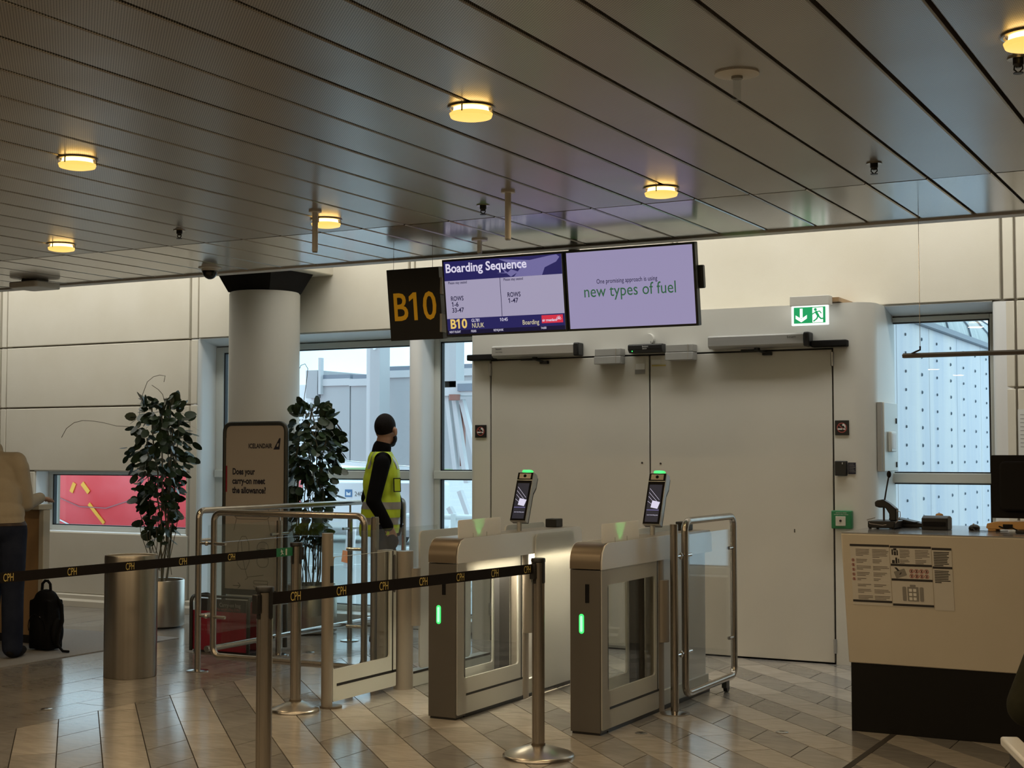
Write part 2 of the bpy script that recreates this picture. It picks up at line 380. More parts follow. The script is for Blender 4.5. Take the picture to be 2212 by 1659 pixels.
def mesh_of(mb, L=(0, 0, 0), smooth=35):
    me = bpy.data.meshes.new('m'); L = Vector(L)
    me.from_pydata([Vector(p) - L for p in mb.v], [], mb.f); me.update()
    if smooth:
        me.shade_smooth(); me.set_sharp_from_angle(angle=R(smooth))
    return me
def raw(name, me, material, parent=None, loc=(0, 0, 0), bevel=0):
    me.name = name
    if material and not me.materials: me.materials.append(MATS[material])
    o = bpy.data.objects.new(name, me); C.objects.link(o); o.location = loc
    if parent: o.parent = parent
    if bevel:
        b = o.modifiers.new('bevel', 'BEVEL'); b.width = bevel; b.segments = 2; b.limit_method = 'ANGLE'; b.angle_limit = R(40); b.harden_normals = False
    return o
def tag(o, label=None, cat=None, group=None, kind=None):
    if label: o['label'] = label
    if cat: o['category'] = cat
    if group: o['group'] = group
    if kind: o['kind'] = kind
    return o
class Thing:
    def __init__(s, name, L, label, cat, group=None):
        s.e = bpy.data.objects.new(name, None); C.objects.link(s.e); s.e.location = L; s.L = Vector(L); s.e.empty_display_size = 0.05
        tag(s.e, label, cat, group)
    def part(s, name, mb, material, parent=None, bevel=0, smooth=35, label=None, kind=None):
        o = raw(name, mesh_of(mb, s.L, smooth), material, parent or s.e, bevel=bevel)
        if label: o['label'] = label
        if kind: o['kind'] = kind
        return o
    def light(s, o):
        w = o.location.copy(); o.parent = s.e; o.location = w - s.L
def single(name, mb, material, label, cat, group=None, L=None, bevel=0, smooth=35):
    if L is None:
        xs, ys, zs = zip(*mb.v); L = ((min(xs) + max(xs)) / 2, (min(ys) + max(ys)) / 2, min(zs))
    o = raw(name, mesh_of(mb, L, smooth), material, None, L, bevel); return tag(o, label, cat, group)
def struct(name, mb, material, bevel=0, smooth=35):
    o = raw(name, mesh_of(mb, (0, 0, 0), smooth), material, None, bevel=bevel); return tag(o, kind='structure')
def sub(parent, name, mb, material, bevel=0, smooth=35, label=None, kind=None):
    o = raw(name, mesh_of(mb, (0, 0, 0), smooth), material, parent, bevel=bevel)
    if label: o['label'] = label
    if kind: o['kind'] = kind
    return o
def copy_tree(o, parent=None):
    c = o.copy(); C.objects.link(c)
    if parent: c.parent = parent
    for ch in list(o.children): copy_tree(ch, c)
    return c

X, Y, Z = Vector((1, 0, 0)), Vector((0, 1, 0)), Vector((0, 0, 1))
W = 10.58      # face of the facade panels
P = 10.22      # face of the door surround
G = 10.86      # window glass

# ================================================================== FLOOR
fl = struct('floor', MB().box(-16, 6, -6, 11.0, -0.30, -0.006), 'grout', smooth=0)
def clip(poly, f):
    """keep the side of a convex polygon where f(p) >= 0 (f is affine)"""
    out = []
    for i in range(len(poly)):
        a, b = poly[i], poly[(i + 1) % len(poly)]; fa, fb = f(a), f(b)
        if fa >= 0: out.append(a)
        if (fa >= 0) != (fb >= 0):
            t = fa / (fa - fb); out.append((a[0] + (b[0] - a[0]) * t, a[1] + (b[1] - a[1]) * t))
    return out
S2 = math.sqrt(2)
XB = -6.16; tiles = []
GP = 0.0028
def finish(poly):
    if len(poly) < 3: return None
    a = sum(poly[i][0] * poly[(i + 1) % len(poly)][1] - poly[(i + 1) % len(poly)][0] * poly[i][1] for i in range(len(poly))) / 2
    return poly if abs(a) > 0.0015 else None
def region(poly):
    poly = clip(poly, lambda p: p[0] - (XB + GP)); poly = clip(poly, lambda p: P + 0.02 - p[1])
    return finish(poly) if poly else None
for k in range(-26, 38):
    u0, u1 = -0.07 + 0.2175 * k + GP, -0.07 + 0.2175 * (k + 1) - GP
    xy = lambda u, v: ((u - v) / S2, (u + v) / S2)
    if k % 2 == 0:      # dark bands: joints run towards the facade
        for j in range(-12, 26):
            xa, xb = -2.85 - 0.325 * j + GP, -2.85 - 0.325 * (j - 1) - GP
            poly = [(xa, u0 * S2 - xa), (xb, u0 * S2 - xb), (xb, u1 * S2 - xb), (xa, u1 * S2 - xa)]
            if max(p[1] for p in poly) < 2 or min(p[1] for p in poly) > 10.4 or min(p[0] for p in poly) > 2.2: continue
            poly = region(poly)
            if poly: tiles.append((poly, 'tile_dark'))
    else:               # light bands: joints square to the band
        off = (k * 0.173) % 0.413
        for j in range(-4, 40):
            v0, v1 = off + 0.413 * j + GP, off + 0.413 * (j + 1) - GP
            poly = [xy(u0, v0), xy(u1, v0), xy(u1, v1), xy(u0, v1)]
            if max(p[1] for p in poly) < 2 or min(p[1] for p in poly) > 10.4 or min(p[0] for p in poly) > 2.2: continue
            poly = region(poly)
            if poly: tiles.append((poly, 'tile_light'))
for i in range(0, 22):  # planks along the passage on the far side of the joint
    xb = XB - 0.302 * i - GP; xa = xb - 0.302 + 2 * GP
    o = (i * 0.37) % 0.9
    for j in range(0, 13):
        y0, y1 = 2.0 + o - 0.9 + 0.9 * j + GP, 2.0 + o + 0.9 * j - GP
        poly = finish(clip([(xa, y0), (xb, y0), (xb, y1), (xa, y1)], lambda p: 10.56 - p[1]) or [])
        if poly: tiles.append((poly, 'tile_plank'))
fwd = cam.matrix_basis.to_quaternion() @ Vector((0, 0, -1)); rgt = cam.matrix_basis.to_quaternion() @ X; upv = rgt.cross(fwd)
def proj(p):
    d = Vector(p) - cam.location; k = d.dot(fwd)
    return None if k < 0.3 else (1106 + 3120 * d.dot(rgt) / k, 829.5 - 3120 * d.dot(upv) / k)
def seen_area(poly):
    q = [proj((*p, 0)) for p in poly]
    if any(a is None for a in q): return 0
    cx = sum(a[0] for a in q) / len(q); cy = sum(a[1] for a in q) / len(q)
    if not (-30 < cx < 2242 and cy < 1690): return 0
    return abs(sum(q[i][0] * q[(i + 1) % len(q)][1] - q[(i + 1) % len(q)][0] * q[i][1] for i in range(len(q)))) / 2
tiles.sort(key=lambda t: -seen_area(t[0]))
rest = {'tile_light': MB(), 'tile_dark': MB(), 'tile_plank': MB()}
for n_, (poly, m_) in enumerate(tiles):
    c = (sum(p[0] for p in poly) / len(poly), sum(p[1] for p in poly) / len(poly), 0)
    if n_ < 290:
        zt = random.uniform(-0.0004, 0.0004)
        mb = MB().prism(poly, (0, 0, -0.012 + zt), X, Y, (0, 0, 0.012))
        raw('floor_tile', mesh_of(mb, c, 0), m_, fl, c)
    else: rest[m_].prism(poly, (0, 0, -0.012), X, Y, (0, 0, 0.012))
for m_, mb in rest.items():
    if mb.v: tag(raw('floor_tiles_' + {'tile_light': 'light', 'tile_dark': 'dark', 'tile_plank': 'plank'}[m_], mesh_of(mb, (0, 0, 0), 0), m_, fl), kind='stuff')
sub(fl, 'expansion_joint', MB().box(-1.907, -1.873, 3.0, 9.9, -0.01, 0.0015), 'strip_dark', smooth=0, label='dark strip set into the floor')
sub(fl, 'floor_rim', MB().box(-16, 6, 10.0, 11.0, -0.3, -0.012), 'grout', smooth=0)
# pale carpet patch by the desk
mb = MB().prism(rrect(-12.4, -7.97, 5.4, 9.15, 0.02), (0, 0, 0.0006), X, Y, (0, 0, 0.006))
single('floor_carpet', mb, 'carpet', 'pale grey carpet patch on the floor under the person and backpack', 'carpet', smooth=0)

# ================================================================== CEILING
ce = struct('ceiling', MB().box(-16, 6, -6, 8.30, 2.875, 3.0), 'ceiling_void', smooth=0)
shared = {}
for row, (y0, y1, m_, th) in enumerate(((-5.9, 7.085, 'ceiling_perforated', 0.03), (7.10, 8.298, 'ceiling_sheet', 0.03))):
    for k in range(-9, 42):
        xc = -0.906 - 0.3 * k - 0.15
        if row not in shared:
            h = 0.1415; y = (y1 - y0) / 2
            # tray with turned-up, slightly chamfered long edges
            prof = [(-h, 0.03), (-h, 0.005), (-h + 0.005, 0), (h - 0.005, 0), (h, 0.005), (h, 0.03)]
            shared[row] = mesh_of(MB().prism(prof, (0, -y, 0), X, Z, (0, 2 * y, 0)), (0, 0, 0), 0)
        raw('ceiling_panel', shared[row], m_, ce, (xc, (y0 + y1) / 2, 2.833 + random.uniform(-0.0008, 0.0008)))
struct('trim_1', MB().box(-16, 6, 8.30, 8.40, 2.822, 3.05), 'fascia', smooth=0)
# upper roof over the lit gap and the wall above it
struct('trim_2', MB().box(-16, 6, 8.0, 11.2, 4.75, 4.85).box(-16, 6, 8.0, 8.1, 3.05, 4.75), 'white_paint', smooth=0)

# ================================================================== WALLS
wf = MB()
def wbox(x0, x1, z0, z1): wf.box(x0, x1, 10.62, 10.95, z0, z1)
wbox(-16, -11.155, 0, 4.8); wbox(-11.155, -9.145, 0, 0.705); wbox(-11.155, -9.145, 1.345, 4.8); wbox(-9.145, -9.05, 0, 4.8)
wbox(-9.05, -5.9, 2.58, 4.8); wbox(-9.05, -5.9, -0.1, 0.05); wbox(-5.9, -2.62, 2.3, 4.8)
wbox(-2.62, -1.82, 2.58, 4.8); wbox(-2.62, -1.82, 0, 0.55); wbox(-1.82, 6, 0, 4.8)
wall = struct('wall_front', wf, 'joint', smooth=0)
def panel(x0, x1, z0, z1, y=W): sub(wall, 'concrete_panel', MB().box(x0, x1, y, y + 0.045, z0, z1), 'concrete', bevel=0.006)
JG = 0.007
for (a, b, rows) in ((-11.555, -9.135, ((0.12, 0.73), (1.325, 1.962), (1.962, 2.582), (2.582, 4.7))),
                     (-9.035, -6.69, ((2.582, 4.7),)), (-6.63, -4.245, ((2.582, 4.7),)), (-4.20, -1.755, ((2.582, 4.7),)),
                     (-1.66, 0.75, ((0.12, 1.345), (1.345, 1.962), (1.962, 2.582), (2.582, 4.7))),
                     (-14.0, -11.65, ((0.12, 1.345), (1.345, 1.962), (1.962, 2.582), (2.582, 4.7)))):
    for z0, z1 in rows: panel(a + JG, b - JG, z0 + JG, z1 - JG)
panel(-11.555 + JG, -11.14, 0.737, 1.318); panel(-9.165, -9.135 - JG, 0.737, 1.318)
for x0, x1 in ((-11.64, -11.562), (-9.128, -9.042), (-6.683, -6.637), (-4.238, -4.207), (-1.748, -1.667)):   # pilaster strips
    full = x0 < -9 or x0 > -2
    for z0, z1 in (((0.02, 1.955), (1.97, 2.575)) if full else ()) + ((2.59, 4.7),):
        sub(wall, 'pilaster_strip', MB().box(x0 + 0.004, x1 - 0.004, W + 0.008, W + 0.05, z0, z1), 'concrete', bevel=0.005)
struct('wall_left', MB().box(-16.2, -16, -6, 11, 0, 4.8), 'room_wall', smooth=0)
struct('wall_right', MB().box(6, 6.2, -6, 11, 0, 4.8), 'room_wall', smooth=0)
struct('wall_rear', MB().box(-16, 6, -6.2, -6, 0, 4.8), 'room_wall', smooth=0)
sk = MB()
for x0, x1 in ((-15.9, -9.05), (-1.80, 5.9)):
    sk.prism([(0, 0.0), (-0.055, 0.0), (-0.055, 0.055), (-0.03, 0.075), (-0.03, 0.11), (0, 0.125)], (x0, W + 0.01, 0.001), Y, Z, (x1 - x0, 0, 0))
struct('baseboard_front', sk, 'concrete')

# window reveals: rounded jambs, sloped heads, pier
rev = MB()
def jamb(poly, z0, z1): rev.prism(poly, (0, 0, z0), X, Y, (0, 0, z1 - z0))
def arc(cx, cy, r, a0, a1, n=6): return [(cx + r * math.cos(R(a0 + (a1 - a0) * i / n)), cy + r * math.sin(R(a0 + (a1 - a0) * i / n))) for i in range(n + 1)]
jamb([(-9.16, 11.0), (-9.16, 10.63), (-9.128, 10.60)] + arc(-9.075, 10.645, 0.055, -90, 0) + [(-9.02, 11.0)], 0, 2.58)
jamb([(-6.70, 11.0), (-6.70, 10.62)] + arc(-6.665, 10.625, 0.035, 180, 270, 4) + arc(-6.64, 10.65, 0.06, -90, 0) + [(-6.58, 11.0)], 0, 2.58)
jamb([(-1.68, 11.0), (-1.82, 11.0)] + arc(-1.785, 10.615, 0.035, 180, 270, 4) + [(-1.755, 10.58), (-1.68, 10.60)], 0, 2.575)
for x0, x1 in ((-9.03, -6.70), (-6.585, -5.80), (-2.66, -1.82)):
    rev.prism([(W + 0.01, 2.578), (G + 0.03, 2.512), (G + 0.2, 2.512), (G + 0.2, 2.66), (W + 0.05, 2.66)], (x0, 0, 0), Y, Z, (x1 - x0, 0, 0))
struct('trim_3', rev, 'reveal_white')

def window(idx, x0, x1, z0, z1, transoms=(), fw=0.055, sill=True, y=G):
    fr = MB()
    fr.box(x0, x0 + fw, y - 0.035, y + 0.05, z0, z1).box(x1 - fw, x1, y - 0.035, y + 0.05, z0, z1)
    fr.box(x0 + fw, x1 - fw, y - 0.035, y + 0.05, z1 - fw * 0.6, z1).box(x0 + fw, x1 - fw, y - 0.035, y + 0.05, z0, z0 + fw)
    w = struct('window_%d' % idx, fr, 'frame_white', bevel=0.004)
    zs = [z0 + fw] + [t for t in transoms] + [z1 - fw * 0.6]
    for t in transoms: sub(w, 'transom', MB().box(x0 + 0.01, x1 - 0.01, y - 0.06, y + 0.05, t - 0.036, t + 0.036), 'frame_white', bevel=0.005)
    for i in range(len(zs) - 1):
        a, b = zs[i] + (0.036 if i else 0), zs[i + 1] - (0.036 if i < len(zs) - 2 else 0)
        sub(w, 'window_gasket', MB().box(x0 + fw, x0 + fw + 0.014, y - 0.02, y + 0.02, a, b).box(x1 - fw - 0.014, x1 - fw, y - 0.02, y + 0.02, a, b)
            .box(x0 + fw, x1 - fw, y - 0.02, y + 0.02, b - 0.010, b).box(x0 + fw, x1 - fw, y - 0.02, y + 0.02, a, a + 0.010), 'black', smooth=0)
        sub(w, 'window_pane', MB().box(x0 + fw + 0.005, x1 - fw - 0.005, y - 0.004, y + 0.004, a + 0.003, b - 0.003), 'window_glass', smooth=0)
    return w
w1 = window(1, -9.02, -6.70, 0.05, 2.515, (1.31,), 0.09)
w2 = window(2, -6.58, -5.80, 0.05, 2.515, (1.315,), 0.06)
w3 = window(3, -2.66, -1.82, 0.55, 2.515, (1.32,), 0.06)
# heating rail and low sill box under the tall window
struct('trim_4', MB().box(-9.0, -6.72, 10.60, 10.80, 0.0, 0.09).box(-6.56, -5.9, 10.60, 10.80, 0.0, 0.09), 'white_paint', bevel=0.006)
# low letterbox window with its reveal
rv = MB().box(-11.13, -9.17, W + 0.02, G, 0.70, 0.73).box(-11.13, -9.17, W + 0.02, G, 1.322, 1.35).box(-11.16, -11.13, W + 0.02, G, 0.70, 1.35).box(-9.17, -9.14, W + 0.02, G, 0.70, 1.35)
struct('trim_5', rv, 'reveal_white', smooth=0)
w4 = window(4, -11.13, -9.17, 0.73, 1.322, (), 0.05, y=10.80)

# ------------------------------------------------------------------ door surround and the two leaves
sf = MB()
zt, zd = 2.582, 2.256
xl, xr = -5.87, -2.58
rr = 0.16
profL = [(xl, 10.9), (xl, P + 0.05)] + arc(xl + 0.05, P + 0.05, 0.05, 180, 270, 4)
profR = arc(xr - rr, P + rr, rr, -90, 0, 8) + [(xr, G + 0.02)]
sf.prism(profL + [(-5.683, P), (-5.683, 10.9)], (0, 0, 0), X, Y, (0, 0, zt))
sf.prism([(-2.860, 10.9), (-2.860, P)] + profR, (0, 0, 0), X, Y, (0, 0, zt))
sf.box(-5.683, -2.860, P, 10.9, zd + 0.006, zt)
dr = struct('door_1', sf, 'white_paint', smooth=30)
for i, (a, b) in enumerate(((-5.672, -4.294), (-4.282, -2.874))):
    sub(dr, 'door_leaf', MB().box(a, b, P + 0.004, P + 0.06, 0.012, zd - 0.006), 'door_paint', bevel=0.004)
sub(dr, 'door_seal', MB().box(-4.296, -4.280, P + 0.02, P + 0.08, 0.0, zd).box(-5.684, -5.671, P + 0.02, P + 0.08, 0, zd).box(-2.875, -2.859, P + 0.02, P + 0.08, 0, zd)
    .box(-5.68, -2.86, P + 0.02, P + 0.08, zd - 0.008, zd + 0.008), 'black', smooth=0)
for x, z in ((-5.678, 2.18), (-5.678, 0.25), (-2.867, 2.18), (-2.867, 0.13)):
    sub(dr, 'hinge', MB().cyl((x, P - 0.004, z - 0.05), (x, P - 0.004, z + 0.05), 0.012, n=10), 'alu')
for x_, z_ in ((-4.352, 1.43), (-4.20, 1.425)):
    sub(dr, 'screw_hole', MB().cyl((x_, P + 0.004, z_), (x_, P + 0.001, z_), 0.008, n=10), 'strip_dark')
sub(dr, 'scratch', MB().box(-3.162, -3.155, P + 0.002, P + 0.004, 0.93, 0.955), 'strip_dark', smooth=0)
sub(dr, 'closer_foot_plate', MB().box(-5.67, -4.30, P - 0.001, P + 0.004, 0.012, 0.03), 'grey_box', smooth=0)
# dark back of the passage behind the leaves
struct('wall_passage', MB().box(-5.87, -2.6, 10.9, 10.96, 0, 2.6), 'joint', smooth=0)

# ------------------------------------------------------------------ round column with square dark capital and beam
col = Thing('column', (-7.90, 10.13, 0), 'round pale concrete column standing in front of the tall window', 'column')
col.part('shaft', MB().lathe([(0.308, 0.0), (0.308, 2.895), (0.298, 2.91), (0.0, 2.91)], col.L, 48), 'column_paint')
c0 = col.L
cap = MB(); a, b = 0.225, 0.30
vs = [c0 + Vector((sx * r, sy * r, z)) for r, z in ((a, 2.91), (b, 3.09)) for sx, sy in ((-1, -1), (1, -1), (1, 1), (-1, 1))]
cap.add(vs, [(0, 3, 2, 1), (4, 5, 6, 7), (0, 1, 5, 4), (1, 2, 6, 5), (2, 3, 7, 6), (3, 0, 4, 7)])
col.part('capital', cap, 'black_soft', smooth=0, label='dark flared square capital')
col.part('shaft_seam', MB().box(c0.x + 0.205, c0.x + 0.209, c0.y - 0.222, c0.y - 0.216, 0.0, 2.88), 'joint', smooth=0)
struct('trim_6', MB().box(-8.3, -7.49, 8.36, 10.6, 3.092, 3.5), 'concrete', bevel=0.01)

# ================================================================== DOOR HARDWARE AND SIGNS ON THE FACADE
def closer(x0, x1, z0, z1, arm, label, capside):
    t = Thing('door_closer', ((x0 + x1) / 2, P, z0), label, 'door closer', 'door closers above the two door leaves')
    d = 0.10
    prof = [(0, z0), (-d + 0.03, z0), (-d, z0 + 0.02), (-d, z1 - 0.012), (-d + 0.012, z1), (0, z1)]
    t.part('housing', MB().prism(prof, (x0, P - 0.002, 0), Y, Z, (x1 - x0, 0, 0)), 'alu')
    cx = x1 if capside > 0 else x0
    t.part('end_cap', MB().box(min(cx, cx + 0.045 * capside), max(cx, cx + 0.045 * capside), P - d - 0.006, P - 0.002, z0 - 0.004, z1 + 0.004), 'black', bevel=0.01)
    t.part('arm_cover', MB().box(arm[0], arm[1], P - 0.075, P - 0.002, z0 - 0.012, z0 + 0.036), 'black_soft', bevel=0.008)
    xa = (x0 + x1) / 2
    t.part('spindle', MB().cyl((xa, P - 0.05, z0), (xa, P - 0.05, z0 - 0.02), 0.022), 'black')
    t.part('arm', MB().tube([(xa - 0.12, P - 0.06, z0 - 0.018), (xa, P - 0.05, z0 - 0.018), (xa + 0.07, P - 0.02, z0 - 0.04)], 0.009, 8), 'black')
    t.part('arm_shoe', MB().box(xa + 0.03, xa + 0.1, P - 0.03, P + 0.004, z0 - 0.055, z0 - 0.03), 'black', bevel=0.004)
    return t
tl = closer(-5.61, -4.885, 2.266, 2.362, (-5.86, -5.612), 'silver automatic door closer above the left door leaf', 1)
tl.part('maker_mark', MB().text('besam', 0.022, (-5.575, P - 0.1035, 2.33), X, Z).text('auto swing', 0.014, (-5.575, P - 0.1035, 2.308), X, Z), 'ink', smooth=0)
tr = closer(-3.775, -3.05, 2.276, 2.372, (-3.003, -2.745), 'silver automatic door closer above the right door leaf', 1)
tr.part('maker_mark', MB().text('besam', 0.026, (-3.17, P - 0.1035, 2.335), X, Z), 'ink', smooth=0)
for x0, lab in ((-4.71, 'grey magnetic lock boxes at the top of the left door leaf'), (-4.12, 'grey magnetic lock boxes at the top of the right door leaf')):
    t = Thing('magnetic_lock', (x0 + 0.11, P, 2.19), lab, 'door lock', 'magnetic locks on the door')
    zz = 0.012 if x0 > -4.5 else 0
    t.part('upper_box', MB().box(x0 + 0.004, x0 + 0.222, P - 0.09, P - 0.001, 2.252 + zz, 2.308 + zz), 'grey_box', bevel=0.004)
    t.part('lower_box', MB().box(x0, x0 + 0.222, P - 0.095, P - 0.001, 2.190 + zz, 2.249 + zz), 'grey_box', bevel=0.004)
    t.part('end_seam', MB().box(x0 + 0.182, x0 + 0.185, P - 0.0965, P - 0.09, 2.192 + zz, 2.306 + zz), 'joint', smooth=0)
t = Thing('door_sensor', (-4.29, P, 2.266), 'long black motion sensor over the gap between the two door leaves', 'sensor')
t.part('housing', MB().prism([(0, 0), (-0.06, 0), (-0.085, 0.025), (-0.085, 0.058), (-0.07, 0.066), (0, 0.066)], (-4.43, P - 0.002, 2.268), Y, Z, (0.28, 0, 0)), 'black', bevel=0.004)
t.part('maker_mark', MB().text('besam', 0.02, (-4.31, P - 0.0885, 2.308), X, Z).text('sensor', 0.014, (-4.308, P - 0.0885, 2.294), X, Z), 'white_print', smooth=0)
t.part('status_light', MB().cyl((-4.395, P - 0.078, 2.281), (-4.395, P - 0.084, 2.281), 0.004, n=8), 'led_green')
t = Thing('smoke_detector', (-4.285, P, 2.36), 'round white smoke detector above the door sensor', 'smoke detector')
t.part('disc', MB().cyl((-4.285, P - 0.002, 2.372), (-4.285, P - 0.03, 2.372), 0.048, 0.043, 28), 'white_paint')
t.part('test_button', MB().cyl((-4.262, P - 0.028, 2.352), (-4.262, P - 0.033, 2.352), 0.005, n=8), 'grey_box')
for x, z, w, h, m_, lab in ((-4.363, 2.168, 0.075, 0.045, 'white_print', 'white sticker on the left leaf beside the door gap'), (-4.366, 2.128, 0.082, 0.034, 'grey_print', 'grey sticker under the white one on the left leaf'),
                            (-4.232, 2.20, 0.075, 0.034, 'white_print', 'white sticker on the right leaf beside the door gap'), (-4.21, 2.172, 0.115, 0.010, 'belt_gold', 'thin yellow tape strip on the right leaf')):
    mb = MB().box(x - w / 2, x + w / 2, P + 0.0005, P + 0.0035, z - h / 2, z + h / 2)
    single('sticker', mb, m_, lab, 'sticker', smooth=0)

# exit sign with arrow and running figure
t = Thing('exit_sign', (-2.985, 10.1, 2.41), 'lit green exit sign with white arrow and running figure over the door', 'exit sign')
yF = 10.075
t.part('housing', MB().box(-3.132, -2.845, 10.07, 10.16, 2.558, 2.628), 'off_white', bevel=0.004)
t.part('wall_bracket', MB().box(-2.94, -2.80, 10.16, 10.59, 2.588, 2.618), 'wood', smooth=0)
pl = t.part('light_panel', MB().box(-3.122, -2.855, yF, 10.105, 2.418, 2.558), 'exit_white', bevel=0.004)
def ep(poly, k=0.0): return [( -3.105 + a * 0.235, 2.430 + b * 0.118) for a, b in poly]
gm = MB()
gm.prism([(-3.103, 2.432), (-2.872, 2.432), (-2.872, 2.547), (-3.103, 2.547)], (0, yF - 0.001, 0), X, Z, (0, -0.002, 0))
t.part('green_field', gm, 'exit_green', pl, smooth=0)
def dec(polys, m_, nm, o, dx, dz, s, y, th=0.0015, par=None):
    mb = MB()
    for p in polys: mb.prism([(dx + a * s, dz + b * s) for a, b in p], (0, y, 0), X, Z, (0, -th, 0))
    return o.part(nm, mb, m_, par, smooth=0)
arrow = [(-0.12, 1.0), (-0.12, 0.42), (-0.5, 0.72), (-0.5, 0.44), (0, 0), (0.5, 0.44), (0.5, 0.72), (0.12, 0.42), (0.12, 1.0)]
dec([[(-0.1, 1), (-0.1, .3), (.1, .3), (.1, 1)], [(-0.42, .52), (-0.42, .27), (0, 0), (.42, .27), (.42, .52), (.0, .25)]], 'exit_white', 'arrow', t, -3.048, 2.440, 0.098, yF - 0.003)
dec([rrect(0, 0.72, 0, 1.0, 0.03)], 'exit_white', 'doorway', t, -2.966, 2.4355, 0.106, yF - 0.003)
def limb(a, b, w):
    d = Vector((b[0] - a[0], b[1] - a[1])); n = Vector((-d.y, d.x)).normalized() * w / 2
    return [(a[0] - n.x, a[1] - n.y), (b[0] - n.x, b[1] - n.y), (b[0] + n.x, b[1] + n.y), (a[0] + n.x, a[1] + n.y)]
RUN = [circ(0.27, 0.86, 0.10, 14), limb((0.28, 0.74), (0.48, 0.40), 0.17), limb((0.30, 0.70), (0.06, 0.55), 0.07), limb((0.30, 0.68), (0.55, 0.74), 0.07), limb((0.55, 0.76), (0.68, 0.58), 0.07),
       limb((0.46, 0.42), (0.66, 0.22), 0.10), limb((0.62, 0.22), (0.86, 0.24), 0.09), limb((0.44, 0.42), (0.36, 0.22), 0.10), limb((0.38, 0.24), (0.12, 0.06), 0.09)]
dec(RUN, 'exit_green', 'running_figure', t, -2.972, 2.4375, 0.105, yF - 0.005)
dec([[(0, 0), (1, 0), (1, 1), (0, 1)]], 'exit_white', 'status_strip', t, -2.9, 2.423, 0.004, yF - 0.001)

def no_smoking(x0, x1, z0, z1, lab):
    t = Thing('no_smoking_sign', ((x0 + x1) / 2, P, z0), lab, 'sign', 'no smoking signs beside the door')
    t.part('plate', MB().box(x0, x1, P - 0.008, P - 0.001, z0, z1), 'black', bevel=0.002)
    cx, cz = (x0 + x1) / 2, (z0 + z1) / 2; r = 0.036; y = P - 0.0085
    mb = MB(); n = 28
    for i in range(n):
        a0, a1 = 2 * PI * i / n, 2 * PI * (i + 1) / n
        mb.prism([(r * math.cos(a0), r * math.sin(a0)), (r * math.cos(a1), r * math.sin(a1)), ((r - .0065) * math.cos(a1), (r - .0065) * math.sin(a1)), ((r - .0065) * math.cos(a0), (r - .0065) * math.sin(a0))], (cx, y, cz), X, Z, (0, -0.001, 0))
    mb.prism(limb((-0.025, 0.022), (0.025, -0.022), 0.006), (cx, y, cz), X, Z, (0, -0.001, 0))
    t.part('red_ring', mb, 'red_print', smooth=0)
    t.part('cigarette', MB().prism([(-0.03, -0.014), (0.004, -0.014), (0.004, -0.004), (-0.03, -0.004)], (cx, y - .0012, cz), X, Z, (0, -0.001, 0))
           .prism([(0.010, -0.014), (0.026, -0.014), (0.026, -0.004), (0.010, -0.004)], (cx, y - .0012, cz), X, Z, (0, -0.001, 0))
           .prism([(0.004, 0.026), (0.014, 0.03), (0.026, 0.018), (0.028, -0.001), (0.020, 0.002), (0.016, 0.014), (0.004, 0.014)], (cx, y - .0012, cz), X, Z, (0, -0.001, 0)), 'white_print', smooth=0)
no_smoking(-5.818, -5.712, 1.630, 1.733, 'small black no smoking sign on the door surround left of the leaves')
no_smoking(-2.852, -2.750, 1.632, 1.738, 'small black no smoking sign on the door surround right of the leaves')
t = Thing('card_reader', (-2.80, P, 1.34), 'black card reader beside the right door leaf', 'card reader')
t.part('reader_body', MB().box(-2.85, -2.763, P - 0.035, P - 0.001, 1.343, 1.449), 'black', bevel=0.006)
t.part('indicator', MB().box(-2.795, -2.791, P - 0.0365, P - 0.035, 1.425, 1.438), 'white_print', smooth=0)
ns = t.part('notice_plate', MB().box(-2.760, -2.706, P - 0.006, P - 0.001, 1.355, 1.437), 'ink_navy', smooth=0)
mb = MB()
for i in range(6): mb.box(-2.754, -2.720 + 0.006 * (i % 3), P - 0.0068, P - 0.006, 1.424 - 0.011 * i, 1.427 - 0.011 * i)
t.part('notice_text', mb, 'grey_print', ns, smooth=0)
t = Thing('emergency_door_release', (-2.80, P, 0.968), 'green emergency door release box beside the counter', 'release box')
t.part('box_body', MB().box(-2.872, -2.727, P - 0.055, P - 0.001, 0.968, 1.096), 'green_box', bevel=0.006)
t.part('push_plate', MB().box(-2.84, -2.768, P - 0.060, P - 0.055, 0.988, 1.056), 'cream_plastic', bevel=0.002)
t.part('push_dot', MB().cyl((-2.804, P - 0.060, 1.024), (-2.804, P - 0.063, 1.024), 0.009, n=14), 'black')
t.part('release_text', MB().text('activate to release', 0.0105, (-2.80, P - 0.0558, 1.078), X, Z, align='CENTER').text('emergency door opener', 0.0105, (-2.80, P - 0.0558, 1.066), X, Z, align='CENTER'), 'white_print', smooth=0)
# cabinet with entry phone on the side of the surround
t = Thing('wall_cabinet', (-2.575, 10.45, 1.37), 'narrow white service cabinet on the side of the door surround', 'cabinet')
t.part('cabinet_door', MB().box(-2.578, -2.535, 10.36, 10.76, 1.372, 1.87), 'frame_white', bevel=0.005)
t.part('cabinet_edge', MB().box(-2.580, -2.548, 10.335, 10.358, 1.374, 1.868), 'grey_box', smooth=0)
for z in (1.42, 1.74): t.part('latch', MB().box(-2.535, -2.526, 10.70, 10.715, z - 0.02, z + 0.02), 'black', bevel=0.002)
t = Thing('entry_phone', (-2.53, 10.53, 1.51), 'small white entry phone mounted on the narrow service cabinet', 'phone')
t.part('phone_body', MB().box(-2.534, -2.505, 10.45, 10.60, 1.512, 1.66), 'frame_white', bevel=0.008)
t.part('phone_panel', MB().box(-2.506, -2.502, 10.475, 10.575, 1.535, 1.645), 'white_print', bevel=0.002)
